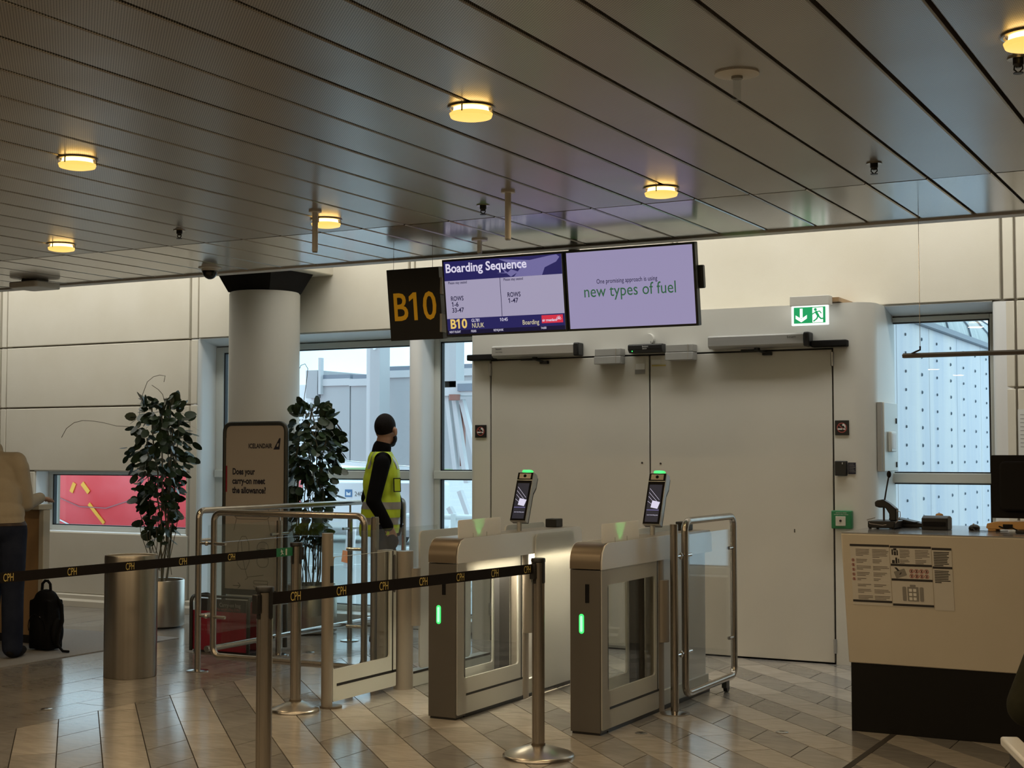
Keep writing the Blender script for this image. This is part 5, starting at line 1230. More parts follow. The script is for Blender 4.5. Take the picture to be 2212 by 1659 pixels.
t.part('shell', MB().ball((-1.53, 8.245, ZT + 0.011), (0.030, 0.05, 0.022), 18, 10).box(-1.553, -1.507, 8.21, 8.28, ZT, ZT + 0.01), 'black', smooth=60)
t.part('wheel', MB().cyl((-1.534, 8.225, ZT + 0.03), (-1.526, 8.225, ZT + 0.03), 0.008, n=10), 'grey_box')
t.part('cable', MB().tube([(-1.525, 8.20, ZT + 0.012), (-1.515, 8.16, ZT + 0.004), (-1.48, 8.13, ZT + 0.003), (-1.42, 8.14, ZT + 0.003), (-1.34, 8.17, ZT + 0.004)], 0.002, 6), 'black')
t = Thing('label_printer', (-1.33, 8.23, ZT), 'tan plastic printer tray on the counter under the monitor', 'printer')
t.part('tray', MB().prism([(0, 0.018), (0.012, 0.012), (0.36, 0.012), (0.36, 0.058), (0.05, 0.052), (0.006, 0.042)], (-1.455, 8.17, ZT), X, Z, (0, 0.16, 0)), 'beige_plastic', bevel=0.004)
t.part('foot', MB().box(-1.445, -1.405, 8.175, 8.20, ZT, ZT + 0.014).box(-1.14, -1.10, 8.175, 8.32, ZT, ZT + 0.014).box(-1.445, -1.405, 8.28, 8.32, ZT, ZT + 0.014), 'beige_plastic', smooth=0)
t.part('port', MB().box(-1.365, -1.315, 8.165, 8.172, ZT + 0.018, ZT + 0.040), 'black_gloss', smooth=0)
t.part('cable', MB().tube([(-1.385, 8.165, ZT + 0.028), (-1.35, 8.14, ZT + 0.018), (-1.31, 8.12, ZT + 0.024), (-1.27, 8.10, ZT + 0.006), (-1.20, 8.10, ZT + 0.003)], 0.004, 6), 'black_soft')
t = Thing('monitor', (-1.13, 8.22, ZT), 'black computer monitor seen from behind on the counter', 'monitor')
t.part('casing', MB().prism(rrect(-1.43, -0.87, 1.15, 1.492, 0.008, 3), (0, 8.20, 0), X, Z, (0, 0.03, 0)), 'black_soft', bevel=0.004)
t.part('rear_bulge', MB().prism(rrect(-1.38, -0.92, 1.19, 1.46, 0.03, 3), (0, 8.16, 0), X, Z, (0, 0.04, 0)), 'black_soft', bevel=0.012)
t.part('stand_arm', MB().box(-1.21, -1.10, 8.135, 8.16, ZT + 0.01, 1.43), 'black', bevel=0.004)
t.part('stand_foot', MB().box(-1.28, -0.95, 8.03, 8.158, ZT, ZT + 0.014), 'black', bevel=0.004)

# ================================================================== DESK AT LEFT, BACKPACK
t = Thing('service_desk', (-9.1, 8.6, 0), 'wooden service desk with white top at the far left', 'desk')
t.part('body', MB().box(-9.9, -8.66, 8.32, 8.37, 0.0, 1.055), 'wood', bevel=0.004)
t.part('edge_post', MB().box(-8.685, -8.635, 8.305, 8.375, 0.0, 1.058), 'cream_plastic', bevel=0.004)
t.part('desk_top', MB().box(-9.92, -8.63, 8.25, 8.39, 1.06, 1.10), 'cream_plastic', bevel=0.004)
t.part('plinth', MB().box(-9.88, -8.72, 8.315, 8.32, 0.0, 0.07), 'black', smooth=0)
t = Thing('backpack', (-8.38, 8.10, 0.007), 'black backpack standing on the carpet beside the person', 'backpack')
def blob(prims, vox=0.008, smooth_it=6, cut=None):
    mb = MB()
    for p in prims:
        if p[0] == 'c': 
            _, a, ra, b, rb = p; a, b = Vector(a), Vector(b); L_ = (b - a).length; k = max(2, int(L_ / 0.02))
            mb.tube([a + (b - a) * (i / k) for i in range(k + 1)], [ra + (rb - ra) * i / k for i in range(k + 1)], 16)
            mb.ball(a, ra, 16, 10); mb.ball(b, rb, 16, 10)
        elif p[0] == 'e': mb.ball(p[1], p[2], 20, 14, p[3] if len(p) > 3 else None)
        elif p[0] == 'b': mb.box(*p[1])
    me = mesh_of(mb, (0, 0, 0), 0); o = bpy.data.objects.new('tmp', me); C.objects.link(o)
    r_ = o.modifiers.new('r', 'REMESH'); r_.mode = 'VOXEL'; r_.voxel_size = vox
    s_ = o.modifiers.new('s', 'SMOOTH'); s_.iterations = smooth_it; s_.factor = 0.5
    bpy.context.view_layer.update()
    out = bpy.data.meshes.new_from_object(o.evaluated_get(bpy.context.evaluated_depsgraph_get()))
    bpy.data.objects.remove(o); bpy.data.meshes.remove(me)
    if cut:
        bm = bmesh.new(); bm.from_mesh(out)
        for co, no in cut: bmesh.ops.bisect_plane(bm, geom=bm.verts[:] + bm.edges[:] + bm.faces[:], plane_co=co, plane_no=no, clear_outer=True)
        bm.to_mesh(out); bm.free()
    out.shade_smooth(); return out
def shell(me, z0, z1, off, extra=()):
    """strip of a surface between two heights, lifted off it"""
    bm = bmesh.new(); bm.from_mesh(me)
    for co, no in [((0, 0, z1), (0, 0, 1)), ((0, 0, z0), (0, 0, -1))] + list(extra):
        bmesh.ops.bisect_plane(bm, geom=bm.verts[:] + bm.edges[:] + bm.faces[:], plane_co=co, plane_no=no, clear_outer=True)
    bm.normal_update()
    for v in bm.verts: v.co += v.normal * off
    out = bpy.data.meshes.new('s'); bm.to_mesh(out); bm.free(); out.shade_smooth(); return out
def hang_on(t, name, me, m_, parent=None, kind=None):
    o = raw(name, me, m_, parent or t.e); return o
hang_on(t, 'pack_body', blob([('e', (0, 0, 0.21), (0.125, 0.09, 0.22)), ('b', (-0.105, 0.105, -0.075, 0.075, 0.01, 0.38)), ('e', (0, 0, 0.39), (0.10, 0.075, 0.07)), ('e', (0, -0.07, 0.15), (0.09, 0.05, 0.13))], 0.010, 8), 'backpack')
hang_on(t, 'side_pocket', blob([('e', (0.12, 0.0, 0.14), (0.03, 0.06, 0.11))], 0.008, 4), 'backpack')
t2 = t
t.part('top_handle', MB().tube([t.L + Vector(p) for p in ((-0.045, 0, 0.45), (-0.04, 0, 0.50), (-0.015, 0, 0.522), (0.015, 0, 0.522), (0.04, 0, 0.50), (0.045, 0, 0.45))], 0.011, 8), 'backpack')
t.part('shoulder_strap', MB().tube([t.L + Vector(p) for p in ((0.07, 0.02, 0.42), (0.13, 0.03, 0.34), (0.15, 0.02, 0.22), (0.155, -0.02, 0.12), (0.18, -0.05, 0.05), (0.24, -0.06, 0.012), (0.30, -0.06, 0.012))], [0.012, 0.014, 0.014, 0.013, 0.011, 0.010, 0.010], 8), 'backpack')
t.part('zip_line', MB().tube([t.L + Vector((0.085 * math.sin(a), -0.095 - 0.012 * math.cos(a), 0.17 + 0.11 * math.cos(a))) for a in [R(-100 + 20 * k) for k in range(11)]], 0.003, 5), 'black_gloss')

# ================================================================== PEOPLE
def mirror(prims): return prims
def hand(side, wr, fwd, palm_n, curl=0.5, s=1.0):
    """five-fingered hand; wr wrist point, fwd finger direction, palm_n palm normal"""
    f = Vector(fwd).normalized(); n_ = (Vector(palm_n) - f * Vector(palm_n).dot(f)).normalized(); sd = f.cross(n_) * side
    wr = Vector(wr); out = []
    pc = wr + f * 0.045 * s
    for k in range(4):
        b0 = wr + f * 0.012 * s + sd * (k - 1.5) * 0.016 * s; b = wr + f * 0.085 * s + sd * (k - 1.5) * 0.0205 * s
        out.append(('c', b0, 0.016 * s, b, 0.0125 * s))
        L_ = (0.030, 0.034, 0.032, 0.025)[k] * s * 1.15; d1 = (f + n_ * curl * 0.5).normalized(); d2 = (f + n_ * curl * 1.3).normalized()
        m_ = b + d1 * L_; e = m_ + d2 * L_ * 1.2
        out += [('c', b, 0.0098 * s, m_, 0.0090 * s), ('c', m_, 0.0090 * s, e, 0.0076 * s)]
    tb = wr + f * 0.025 * s - sd * 0.026 * s; tm = tb + (f * 0.7 - sd * 0.8 + n_ * 0.3).normalized() * 0.040 * s; te = tm + (f * 1.0 - sd * 0.25 + n_ * 0.25).normalized() * 0.032 * s
    out += [('c', wr + f * 0.015 * s, 0.018 * s, tb, 0.015 * s), ('c', tb, 0.0135 * s, tm, 0.0105 * s), ('c', tm, 0.0105 * s, te, 0.0085 * s)]
    return out
def grow(pr, d):
    out = []
    for p in pr:
        if p[0] == 'c': out.append(('c', p[1], p[2] + d, p[3], p[4] + d))
        elif p[0] == 'e': out.append(('e', p[1], tuple(r_ + d for r_ in p[2])) + tuple(p[3:]))
    return out

# --- person in a hi-vis vest, seen from behind and to the side, hand in pocket
def vest_person():
    f = Vector((0.80, 0.60, 0)).normalized()
    yaw = math.atan2(f.y, f.x) - PI / 2
    t = Thing('person', (-6.33, 9.63, 0), 'person in yellow hi-vis vest and dark clothes standing at the window, hand in pocket', 'person')
    t.e.rotation_euler = (0, 0, yaw); t.L = Vector((0, 0, 0))
    Mh = Matrix.Rotation(R(62), 3, 'Z')          # head turned to the left, away from the viewer
    hc = Vector((0, 0.035, 1.685))
    head = [('e', hc + Vector((0, -0.012, 0.030)), (0.079, 0.098, 0.100), Mh), ('e', hc + Mh @ Vector((0, 0.030, -0.040)), (0.062, 0.068, 0.082), Mh),
            ('e', hc + Mh @ Vector((0, 0.088, -0.100)), (0.032, 0.028, 0.026), Mh), ('c', hc + Mh @ Vector((0, 0.092, 0.015)), 0.010, hc + Mh @ Vector((0, 0.116, -0.022)), 0.014),
            ('e', hc + Mh @ Vector((0, 0.098, -0.062)), (0.026, 0.014, 0.010), Mh),
            ('e', hc + Mh @ Vector((0.080, -0.008, -0.012)), (0.011, 0.024, 0.036), Mh), ('e', hc + Mh @ Vector((-0.080, -0.008, -0.012)), (0.011, 0.024, 0.036), Mh),
            ('e', hc + Mh @ Vector((0.032, 0.078, 0.012)), (0.016, 0.012, 0.010), Mh), ('e', hc + Mh @ Vector((-0.032, 0.078, 0.012)), (0.016, 0.012, 0.010), Mh)]
    neck = [('c', (0, -0.02, 1.46), 0.064, (0, 0.012, 1.62), 0.056)]
    torso = [('e', (0, 0.0, 1.33), (0.165, 0.115, 0.17)), ('e', (0, -0.015, 1.26), (0.165, 0.115, 0.17)), ('e', (0, 0.020, 1.08), (0.155, 0.125, 0.17)), ('e', (0, 0.0, 0.95), (0.165, 0.120, 0.13)),
             ('c', (-0.150, -0.01, 1.445), 0.060, (0.150, -0.01, 1.445), 0.060), ('c', (0, -0.01, 1.44), 0.085, (0, -0.01, 1.50), 0.060)]
    legs = []; shoes = []
    for s_ in (-1, 1):
        fy = 0.05 if s_ < 0 else -0.03
        legs += [('c', (s_ * 0.088, 0.0, 0.92), 0.092, (s_ * 0.095, fy + 0.02, 0.50), 0.064), ('c', (s_ * 0.095, fy + 0.02, 0.50), 0.064, (s_ * 0.10, fy - 0.015, 0.10), 0.046)]
        shoes += [('e', (s_ * 0.105, fy + 0.055, 0.045), (0.048, 0.135, 0.045)), ('e', (s_ * 0.10, fy - 0.02, 0.06), (0.045, 0.055, 0.055))]
    armR = [('c', (0.188, -0.015, 1.425), 0.062, (0.232, -0.085, 1.135), 0.053), ('c', (0.232, -0.085, 1.135), 0.052, (0.178, 0.035, 0.935), 0.038)]
    armL = [('c', (-0.188, -0.015, 1.425), 0.062, (-0.235, -0.10, 1.14), 0.053), ('c', (-0.235, -0.10, 1.14), 0.052, (-0.178, 0.03, 0.935), 0.038)]
    hR = hand(1, (0.176, 0.038, 0.928), (-0.10, 0.34, -0.93), (-1, 0, 0), 0.2); hL = hand(-1, (-0.176, 0.034, 0.928), (0.10, 0.30, -0.93), (1, 0, 0), 0.2)
    feet = [('c', (s_ * 0.10, 0.0, 0.06), 0.035, (s_ * 0.105, 0.12, 0.035), 0.03) for s_ in (-1, 1)]
    body = head + neck + grow(torso, -0.012) + grow(legs, -0.012) + grow(armR, -0.012) + grow(armL, -0.012) + hR + hL + feet
    b = hang_on(t, 'body', blob(body, 0.0062, 4), 'skin')
    jk = torso + armR + armL + [('c', (0, -0.018, 1.47), 0.074, (0, -0.004, 1.545), 0.069), ('e', (0, 0.10, 1.02), (0.075, 0.062, 0.20)), ('e', (0, 0.0, 0.90), (0.172, 0.128, 0.10))]
    hang_on(t, 'jacket', blob(grow(jk, 0.006), 0.008, 6, [((0, 0, 0.85), (0, 0, -1))]), 'jacket')
    vt = grow(torso, 0.026) + [('e', (0, -0.015, 1.02), (0.205, 0.155, 0.20)), ('e', (0, -0.025, 0.90), (0.212, 0.160, 0.16)), ('c', (-0.125, -0.012, 1.462), 0.062, (0.125, -0.012, 1.462), 0.062)]
    vm = blob(vt, 0.0085, 6, [((0, 0, 0.865), (0, 0.10, -1)), ((0.198, 0, 0), (1, 0, 0)), ((-0.198, 0, 0), (-1, 0, 0)), ((0, 0, 1.515), (0, 0, 1)), ((0, 0.135, 1.0), (0, 1, -0.02))])
    vs_ = hang_on(t, 'safety_vest', vm, 'vest')
    for z0, z1 in ((1.065, 1.120), (0.945, 1.000)):
        hang_on(t, 'reflective_band', shell(vm, z0, z1, 0.003), 'reflective', vs_)
    # over-shoulder reflective strip at the right shoulder
    raw('shoulder_strip', shell(vm, 1.38, 1.53, 0.003, [((0.115, 0, 0), (1, 0, 0)), ((0.075, 0, 0), (-1, 0, 0))]), 'reflective', vs_)
    # badge window on the chest
    bm_ = MB(); cxx, czz, yy = 0.15, 1.255, 0.098
    bo = Vector((cxx, yy, czz)); bu = Vector((0.55, -0.83, 0)); bw = Vector((0.02, -0.03, 1)).normalized(); bn = bw.cross(bu)
    fr = MB(); fr.prism(rrect(-0.036, 0.036, -0.055, 0.055, 0.004, 2), bo + bn * 0.012, bu, bw, bn * 0.003)
    pf = t.part('badge_frame', fr, 'black', vs_)
    t.part('badge_window', MB().prism(rrect(-0.028, 0.028, -0.047, 0.047, 0.003, 2), bo + bn * 0.0155, bu, bw, bn * 0.001), 'vest', vs_)
    tm_ = blob(grow(legs, 0.008) + [('e', (0, -0.005, 0.93), (0.172, 0.125, 0.13)), ('e', (0.150, 0.065, 0.82), (0.045, 0.055, 0.075))], 0.0085, 5, [((0, 0, 1.02), (0, 0, 1))])
    hang_on(t, 'trousers', tm_, 'jeans')
    hang_on(t, 'shoes', blob(shoes, 0.0085, 4, [((0, 0, 0.004), (0, 0, -1))]), 'black_soft')
    hm = blob([('e', hc + Vector((0, -0.016, 0.032)), (0.0835, 0.102, 0.104), Mh)], 0.006, 4, [(hc + Vector((0, 0, -0.004)), Mh @ Vector((0, 0.42, -1)))])
    hang_on(t, 'hair', hm, 'hair')
    bd = blob([('e', hc + Mh @ Vector((0, 0.034, -0.066)), (0.068, 0.072, 0.062), Mh), ('e', hc + Mh @ Vector((0, 0.086, -0.098)), (0.036, 0.034, 0.034), Mh)], 0.006, 4, [(hc + Vector((0, 0, -0.052)), Mh @ Vector((0, -0.5, 1))), (hc + Mh @ Vector((0, -0.002, 0)), Mh @ Vector((0, -1, 0)))])
    hang_on(t, 'beard', bd, 'hair')
    t.part('lanyard_tag', MB().box(0.12, 0.15, 0.15, 0.154, 0.70, 0.86), 'red_print', smooth=0)
vest_person()

# --- person at the left edge with back to the viewer, one hand on the desk
def shirt_person():
    f = Vector((-0.42, 0.91, 0)).normalized(); yaw = math.atan2(f.y, f.x) - PI / 2
    t = Thing('person', (-8.37, 7.64, 0.007), 'person in beige shirt and blue jeans cut by the left edge, hand on desk', 'person')
    t.e.rotation_euler = (0, 0, yaw); t.L = Vector((0, 0, 0))
    hc = Vector((-0.20, 0.20, 1.68))
    head = [('e', hc + Vector((0, -0.01, 0.03)), (0.078, 0.097, 0.10)), ('e', hc + Vector((0, 0.03, -0.04)), (0.061, 0.068, 0.082)), ('e', hc + Vector((0, 0.085, -0.098)), (0.03, 0.026, 0.024)),
            ('c', hc + Vector((0, 0.092, 0.015)), 0.010, hc + Vector((0, 0.115, -0.022)), 0.013), ('e', hc + Vector((0.08, -0.01, -0.01)), (0.011, 0.022, 0.034)), ('e', hc + Vector((-0.08, -0.01, -0.01)), (0.011, 0.022, 0.034))]
    neck = [('c', (-0.10, 0.06, 1.44), 0.062, (-0.19, 0.15, 1.61), 0.056)]
    torso = [('e', (-0.065, 0.05, 1.33), (0.165, 0.115, 0.17)), ('e', (-0.03, 0.01, 1.15), (0.16, 0.12, 0.19)), ('e', (0, -0.02, 0.98), (0.168, 0.125, 0.14)), ('c', (-0.23, 0.05, 1.43), 0.065, (0.085, 0.05, 1.43), 0.065)]
    legs = []; shoes = []
    for s_ in (-1, 1):
        fy = 0.04 if s_ < 0 else -0.03
        legs += [('c', (s_ * 0.088, -0.01, 0.93), 0.098, (s_ * 0.098, fy + 0.02, 0.50), 0.072), ('c', (s_ * 0.098, fy + 0.02, 0.50), 0.070, (s_ * 0.115, fy - 0.01, 0.08), 0.064)]
        shoes += [('e', (s_ * 0.12, fy + 0.06, 0.042), (0.050, 0.145, 0.042)), ('e', (s_ * 0.115, fy - 0.02, 0.055), (0.047, 0.06, 0.05))]
    armR = [('c', (0.11, 0.05, 1.39), 0.060, (0.13, 0.13, 1.12), 0.050), ('c', (0.13, 0.13, 1.12), 0.046, (0.14, 0.37, 1.155), 0.034)]
    armL = [('c', (-0.255, 0.06, 1.40), 0.060, (-0.30, 0.26, 1.17), 0.050), ('c', (-0.30, 0.26, 1.17), 0.048, (-0.20, 0.50, 1.145), 0.034)]
    hR = hand(1, (0.142, 0.378, 1.152), (0.12, 1, -0.05), (0, 0, -1), 0.35); hL = hand(-1, (-0.198, 0.51, 1.140), (0.1, 1, -0.05), (0, 0, -1), 0.35)
    feet = [('c', (s_ * 0.115, 0.0, 0.06), 0.035, (s_ * 0.12, 0.12, 0.035), 0.03) for s_ in (-1, 1)]
    hang_on(t, 'body', blob(head + neck + grow(torso, -0.012) + grow(legs, -0.012) + grow(armR, -0.012) + grow(armL, -0.012) + hR + hL + feet, 0.0062, 4), 'skin')
    hang_on(t, 'shirt', blob(grow(torso, 0.012) + grow(armR, 0.010) + grow(armL, 0.010) + [('c', (-0.087, 0.045, 1.46), 0.07, (-0.09, 0.06, 1.52), 0.066), ('e', (-0.01, -0.01, 1.05), (0.185, 0.145, 0.12))], 0.008, 6, [((0, 0, 0.985), (0.02, 0, -1))]), 'shirt')
    tm_ = blob(grow(legs, 0.010) + [('e', (0, -0.015, 0.97), (0.172, 0.135, 0.13)), ('e', (0.07, -0.06, 0.93), (0.09, 0.085, 0.10)), ('e', (-0.07, -0.06, 0.93), (0.09, 0.085, 0.10))], 0.0085, 5, [((0, 0, 1.02), (0, 0, 1)), ((0, 0, 0.02), (0, 0, -1))])
    tr_ = hang_on(t, 'jeans', tm_, 'jeans')
    raw('belt', shell(tm_, 0.965, 1.005, 0.004), 'leather', tr_)
    hang_on(t, 'shoes', blob(shoes, 0.0085, 4, [((0, 0, 0.004), (0, 0, -1))]), 'black_soft')
    hang_on(t, 'hair', blob([('e', hc + Vector((0, -0.015, 0.032)), (0.086, 0.104, 0.106))], 0.007, 4, [(hc + Vector((0, 0, -0.01)), (0, 0.75, -1))]), 'hair')
shirt_person()

# --- seated person at the lower right corner, elbow on the armrest, mostly outside the picture
def seated_person():
    f = Vector((-0.385, 0.923, 0)).normalized(); yaw = math.atan2(f.y, f.x) - PI / 2
    t = Thing('person', (-0.444, 4.862, 0), 'person in dark olive jacket seated at the lower right corner, mostly cut off', 'person')
    t.e.rotation_euler = (0, 0, yaw); t.L = Vector((0, 0, 0))
    hc = Vector((0, 0.03, 1.31))
    head = [('e', hc + Vector((0, -0.01, 0.03)), (0.077, 0.096, 0.10)), ('e', hc + Vector((0, 0.03, -0.04)), (0.06, 0.066, 0.08)), ('c', hc + Vector((0, 0.092, 0.015)), 0.010, hc + Vector((0, 0.112, -0.022)), 0.013), ('e', hc + Vector((0.08, -0.01, -0.01)), (0.011, 0.022, 0.034)), ('e', hc + Vector((-0.08, -0.01, -0.01)), (0.011, 0.022, 0.034))]
    neck = [('c', (0, -0.01, 1.08), 0.062, (0, 0.015, 1.24), 0.056)]
    torso = [('e', (0, 0.0, 0.58), (0.17, 0.13, 0.12)), ('e', (0, 0.0, 0.72), (0.155, 0.12, 0.16)), ('e', (0, 0.0, 0.91), (0.165, 0.12, 0.17)), ('c', (-0.15, 0, 1.03), 0.062, (0.15, 0, 1.03), 0.062)]
    legs = []; shoes = []
    for s_ in (-1, 1):
        legs += [('c', (s_ * 0.09, 0.02, 0.55), 0.090, (s_ * 0.11, 0.43, 0.53), 0.068), ('c', (s_ * 0.11, 0.43, 0.53), 0.066, (s_ * 0.11, 0.42, 0.10), 0.048)]
        shoes += [('e', (s_ * 0.112, 0.48, 0.045), (0.048, 0.135, 0.045))]
    armL = [('c', (-0.185, 0, 1.01), 0.062, (-0.30, 0.02, 0.715), 0.056), ('c', (-0.30, 0.02, 0.715), 0.054, (-0.20, 0.26, 0.69), 0.036)]
    armR = [('c', (0.185, 0, 1.01), 0.062, (0.26, 0.02, 0.715), 0.056), ('c', (0.26, 0.02, 0.715), 0.054, (0.14, 0.27, 0.68), 0.036)]
    hL = hand(-1, (-0.195, 0.27, 0.685), (0.4, 1, -0.1), (0, 0, -1), 0.4); hR = hand(1, (0.135, 0.28, 0.675), (-0.4, 1, -0.1), (0, 0, -1), 0.4)
    hang_on(t, 'body', blob(head + neck + grow(torso, -0.012) + grow(legs, -0.012) + grow(armR, -0.012) + grow(armL, -0.012) + hR + hL + [('c', (s_ * 0.11, 0.42, 0.06), 0.035, (s_ * 0.112, 0.52, 0.035), 0.03) for s_ in (-1, 1)], 0.0062, 4), 'skin')
    hang_on(t, 'jacket', blob(grow(torso, 0.014) + grow(armR, 0.012) + grow(armL, 0.012), 0.009, 6, [((0, 0, 0.50), (0, 0, -1))]), 'olive')
    hang_on(t, 'trousers', blob(grow(legs, 0.008), 0.0085, 5), 'black_soft')
    hang_on(t, 'shoes', blob(shoes, 0.0085, 4, [((0, 0, 0.004), (0, 0, -1))]), 'black')
    hang_on(t, 'hair', blob([('e', hc + Vector((0, -0.015, 0.032)), (0.086, 0.104, 0.106))], 0.007, 4, [(hc + Vector((0, 0, -0.004)), (0, 0.42, -1))]), 'hair')
seated_person()
t = Thing('waiting_chair', (-0.444, 4.862, 0), 'black waiting chair with grey armrest at the lower right corner', 'chair')
f = Vector((-0.385, 0.923, 0)).normalized(); s_ = Vector((f.y, -f.x, 0)); o = Vector((-0.444, 4.862, 0))
t.part('seat', MB().obox(o + f * 0.06 + Z * 0.425, f * 0.48, s_ * 0.52, Z * 0.05), 'black_soft', bevel=0.012)
t.part('backrest', MB().obox(o - f * 0.20 + Z * 0.66, f * 0.04, s_ * 0.50, Z * 0.40), 'black_soft', bevel=0.012)
for sd in (-1, 1):
    a = o + s_ * 0.385 * sd
    t.part('armrest', MB().prism([(-0.385, 0.600), (-0.09, 0.612), (-0.085, 0.640), (-0.38, 0.628)], a - s_ * 0.028, f, Z, s_ * 0.056), 'grey_plastic', bevel=0.007)
    t.part('armrest_support', MB().prism([(-0.28, 0.40), (-0.16, 0.40), (-0.14, 0.612), (-0.30, 0.604)], a - s_ * 0.014, f, Z, s_ * 0.028), 'black', bevel=0.003)
    for k in (-0.28, 0.22): t.part('leg', MB().cyl(a + f * k + Z * 0.40, a + f * k, 0.018, n=12), 'steel')
t.part('beam', MB().obox(o - f * 0.21 + Z * 0.40, f * 0.06, s_ * 0.80, Z * 0.03), 'black', smooth=0)

# ================================================================== FLOOR SOCKETS
for px_, lab in (((-6.455, 6.255), 'small round steel floor socket lid left of the belt post'), ((-2.435, 7.62), 'small round steel floor socket lid by the counter plinth'), ((-3.09, 7.23), 'small round steel floor socket lid beside the right boarding gate'), ((-6.55, 8.98), 'small round steel floor socket lid under the glass barrier')):
    x, y = px_
    t = Thing('floor_socket', (x, y, 0), lab, 'floor socket', 'round steel floor sockets')
    t.part('lid', MB().lathe([(0.034, 0.0), (0.034, 0.003), (0.030, 0.005), (0.0, 0.005)], (x, y, 0), 24), 'steel_bright')
    t.part('finger_slot', MB().box(x - 0.012, x + 0.012, y - 0.004, y + 0.004, 0.0045, 0.0056), 'black', smooth=0)

# ================================================================== OUTSIDE
GZ = -1.25
tag(raw('apron', mesh_of(MB().box(-160, 120, 11.2, 260, GZ - 0.2, GZ), (0, 0, 0), 0), 'apron'), kind='structure')
mk = MB().prism(limb((-24, 26), (-13, 38), 0.18), (0, 0, GZ + 0.002), X, Y, (0, 0, 0.004)).prism(limb((-30, 34), (-12, 31), 0.14), (0, 0, GZ + 0.002), X, Y, (0, 0, 0.004))
tag(raw('apron_marking', mesh_of(mk, (0, 0, 0), 0), 'bridge_white'), kind='structure')
# passenger bridge seen through the tall window
t = Thing('passenger_bridge', (-21, 34, GZ), 'grey passenger bridge with tall post outside the tall window', 'passenger bridge')
y0, y1 = 34.0, 36.6
for k, (a, b, zt_, zb) in enumerate(((-24.50, -23.45, 3.74, 1.36), (-23.45, -22.45, 3.72, 1.30), (-22.30, -20.9, 3.92, 1.2), (-20.9, -18.4, 3.92, 1.1))):
    t.part('side_panel', MB().prism([(a + 0.02, zb), (b - 0.02, zb - 0.06), (b - 0.02, zt_ - 0.3), (a + 0.02, zt_ - 0.3)], (0, y0, 0), X, Z, (0, y1 - y0, 0)), 'bridge_grey', smooth=0)
    t.part('roof_edge', MB().box(a, b, y0 - 0.06, y1, zt_ - 0.30, zt_ - 0.10), 'bridge_light', smooth=0)
    t.part('roof_channel', MB().box(a + 0.1, b, y0 - 0.02, y1, zt_ - 0.10, zt_ + 0.02), 'bridge_dark', smooth=0)
t.part('end_frame', MB().box(-24.93, -24.53, y0 - 0.1, y1, 3.1, 3.9), 'bridge_grey', smooth=0)
t.part('roof_post', MB().box(-24.46, -24.38, y0 - 0.15, y0, 3.2, 4.25), 'bridge_light', smooth=0)
t.part('joint_frame', MB().box(-22.44, -22.28, y0 - 0.15, y0 + 0.2, 3.2, 4.1), 'bridge_light', smooth=0)
t.part('lift_post', MB().box(-21.84, -21.53, y0 - 1.4, y0 - 0.9, GZ, 8.0), 'bridge_grey', smooth=0)
t.part('lift_post_face', MB().box(-21.97, -21.845, y0 - 1.38, y0 - 0.92, GZ, 8.0), 'bridge_light', smooth=0)
for z in (4.35, 4.95): t.part('post_bolt', MB().cyl((-21.68, y0 - 1.4, z), (-21.68, y0 - 1.45, z), 0.05, n=8), 'bridge_white')
t.part('lower_beam', MB().prism([(-24.3, 1.22), (-19.9, 0.92), (-19.9, 1.02), (-24.3, 1.34)], (0, y0 - 0.1, 0), X, Z, (0, 0.3, 0)), 'bridge_white', smooth=0)
# second lifting post and bracing seen through the narrow pane
t.part('brace_post', MB().box(-17.96, -17.62, 30.0, 30.4, 3.1, 8.0), 'bridge_grey', smooth=0)
t.part('brace_head', MB().box(-18.3, -17.0, 30.0, 30.8, 2.9, 3.25), 'bridge_light', smooth=0)
t.part('brace_gap', MB().box(-17.55, -17.0, 29.95, 30.0, 3.0, 3.18), 'bridge_dark', smooth=0)
for a, b in (((-17.97, 3.0), (-17.68, 0.9)), ((-17.78, 3.0), (-17.40, 0.8)), ((-17.55, 2.8), (-17.15, 1.4)), ((-17.9, 1.0), (-17.3, 0.98)), ((-17.9, 0.2), (-17.2, -0.9)), ((-17.6, 0.6), (-17.1, -0.6))):
    t.part('diagonal_brace', MB().prism(limb(a, b, 0.11), (0, 30.1, 0), X, Z, (0, 0.15, 0)), 'bridge_light', smooth=0)
t.part('rust_strip', MB().prism(limb((-17.66, 2.7), (-17.62, 1.2), 0.12), (0, 30.3, 0), X, Z, (0, 0.1, 0)), 'rust', smooth=0)
t.part('beacon', MB().cyl((-17.6, 29.9, 2.78), (-17.6, 29.9, 2.92), 0.14, n=14), 'rust')
# perforated end screen
t = Thing('louvre_screen', (-25.0, 34.2, 1.3), 'white perforated screen at the end of the passenger bridge', 'screen wall')
t.part('backing', MB().box(-25.6, -24.58, 34.25, 34.3, 1.3, 3.5), 'bridge_dark', smooth=0)
gr = MB()
for k in range(9): gr.box(-25.55 + 0.11 * k, -25.49 + 0.11 * k, 34.18, 34.24, 1.3, 3.4)
for k in range(13): gr.box(-25.6, -24.58, 34.16, 34.2, 1.35 + 0.115 * k, 1.415 + 0.115 * k)
t.part('grid', gr, 'bridge_white', smooth=0)
t.part('top_plate', MB().box(-25.6, -24.58, 34.14, 34.2, 2.85, 3.5), 'bridge_white', smooth=0)
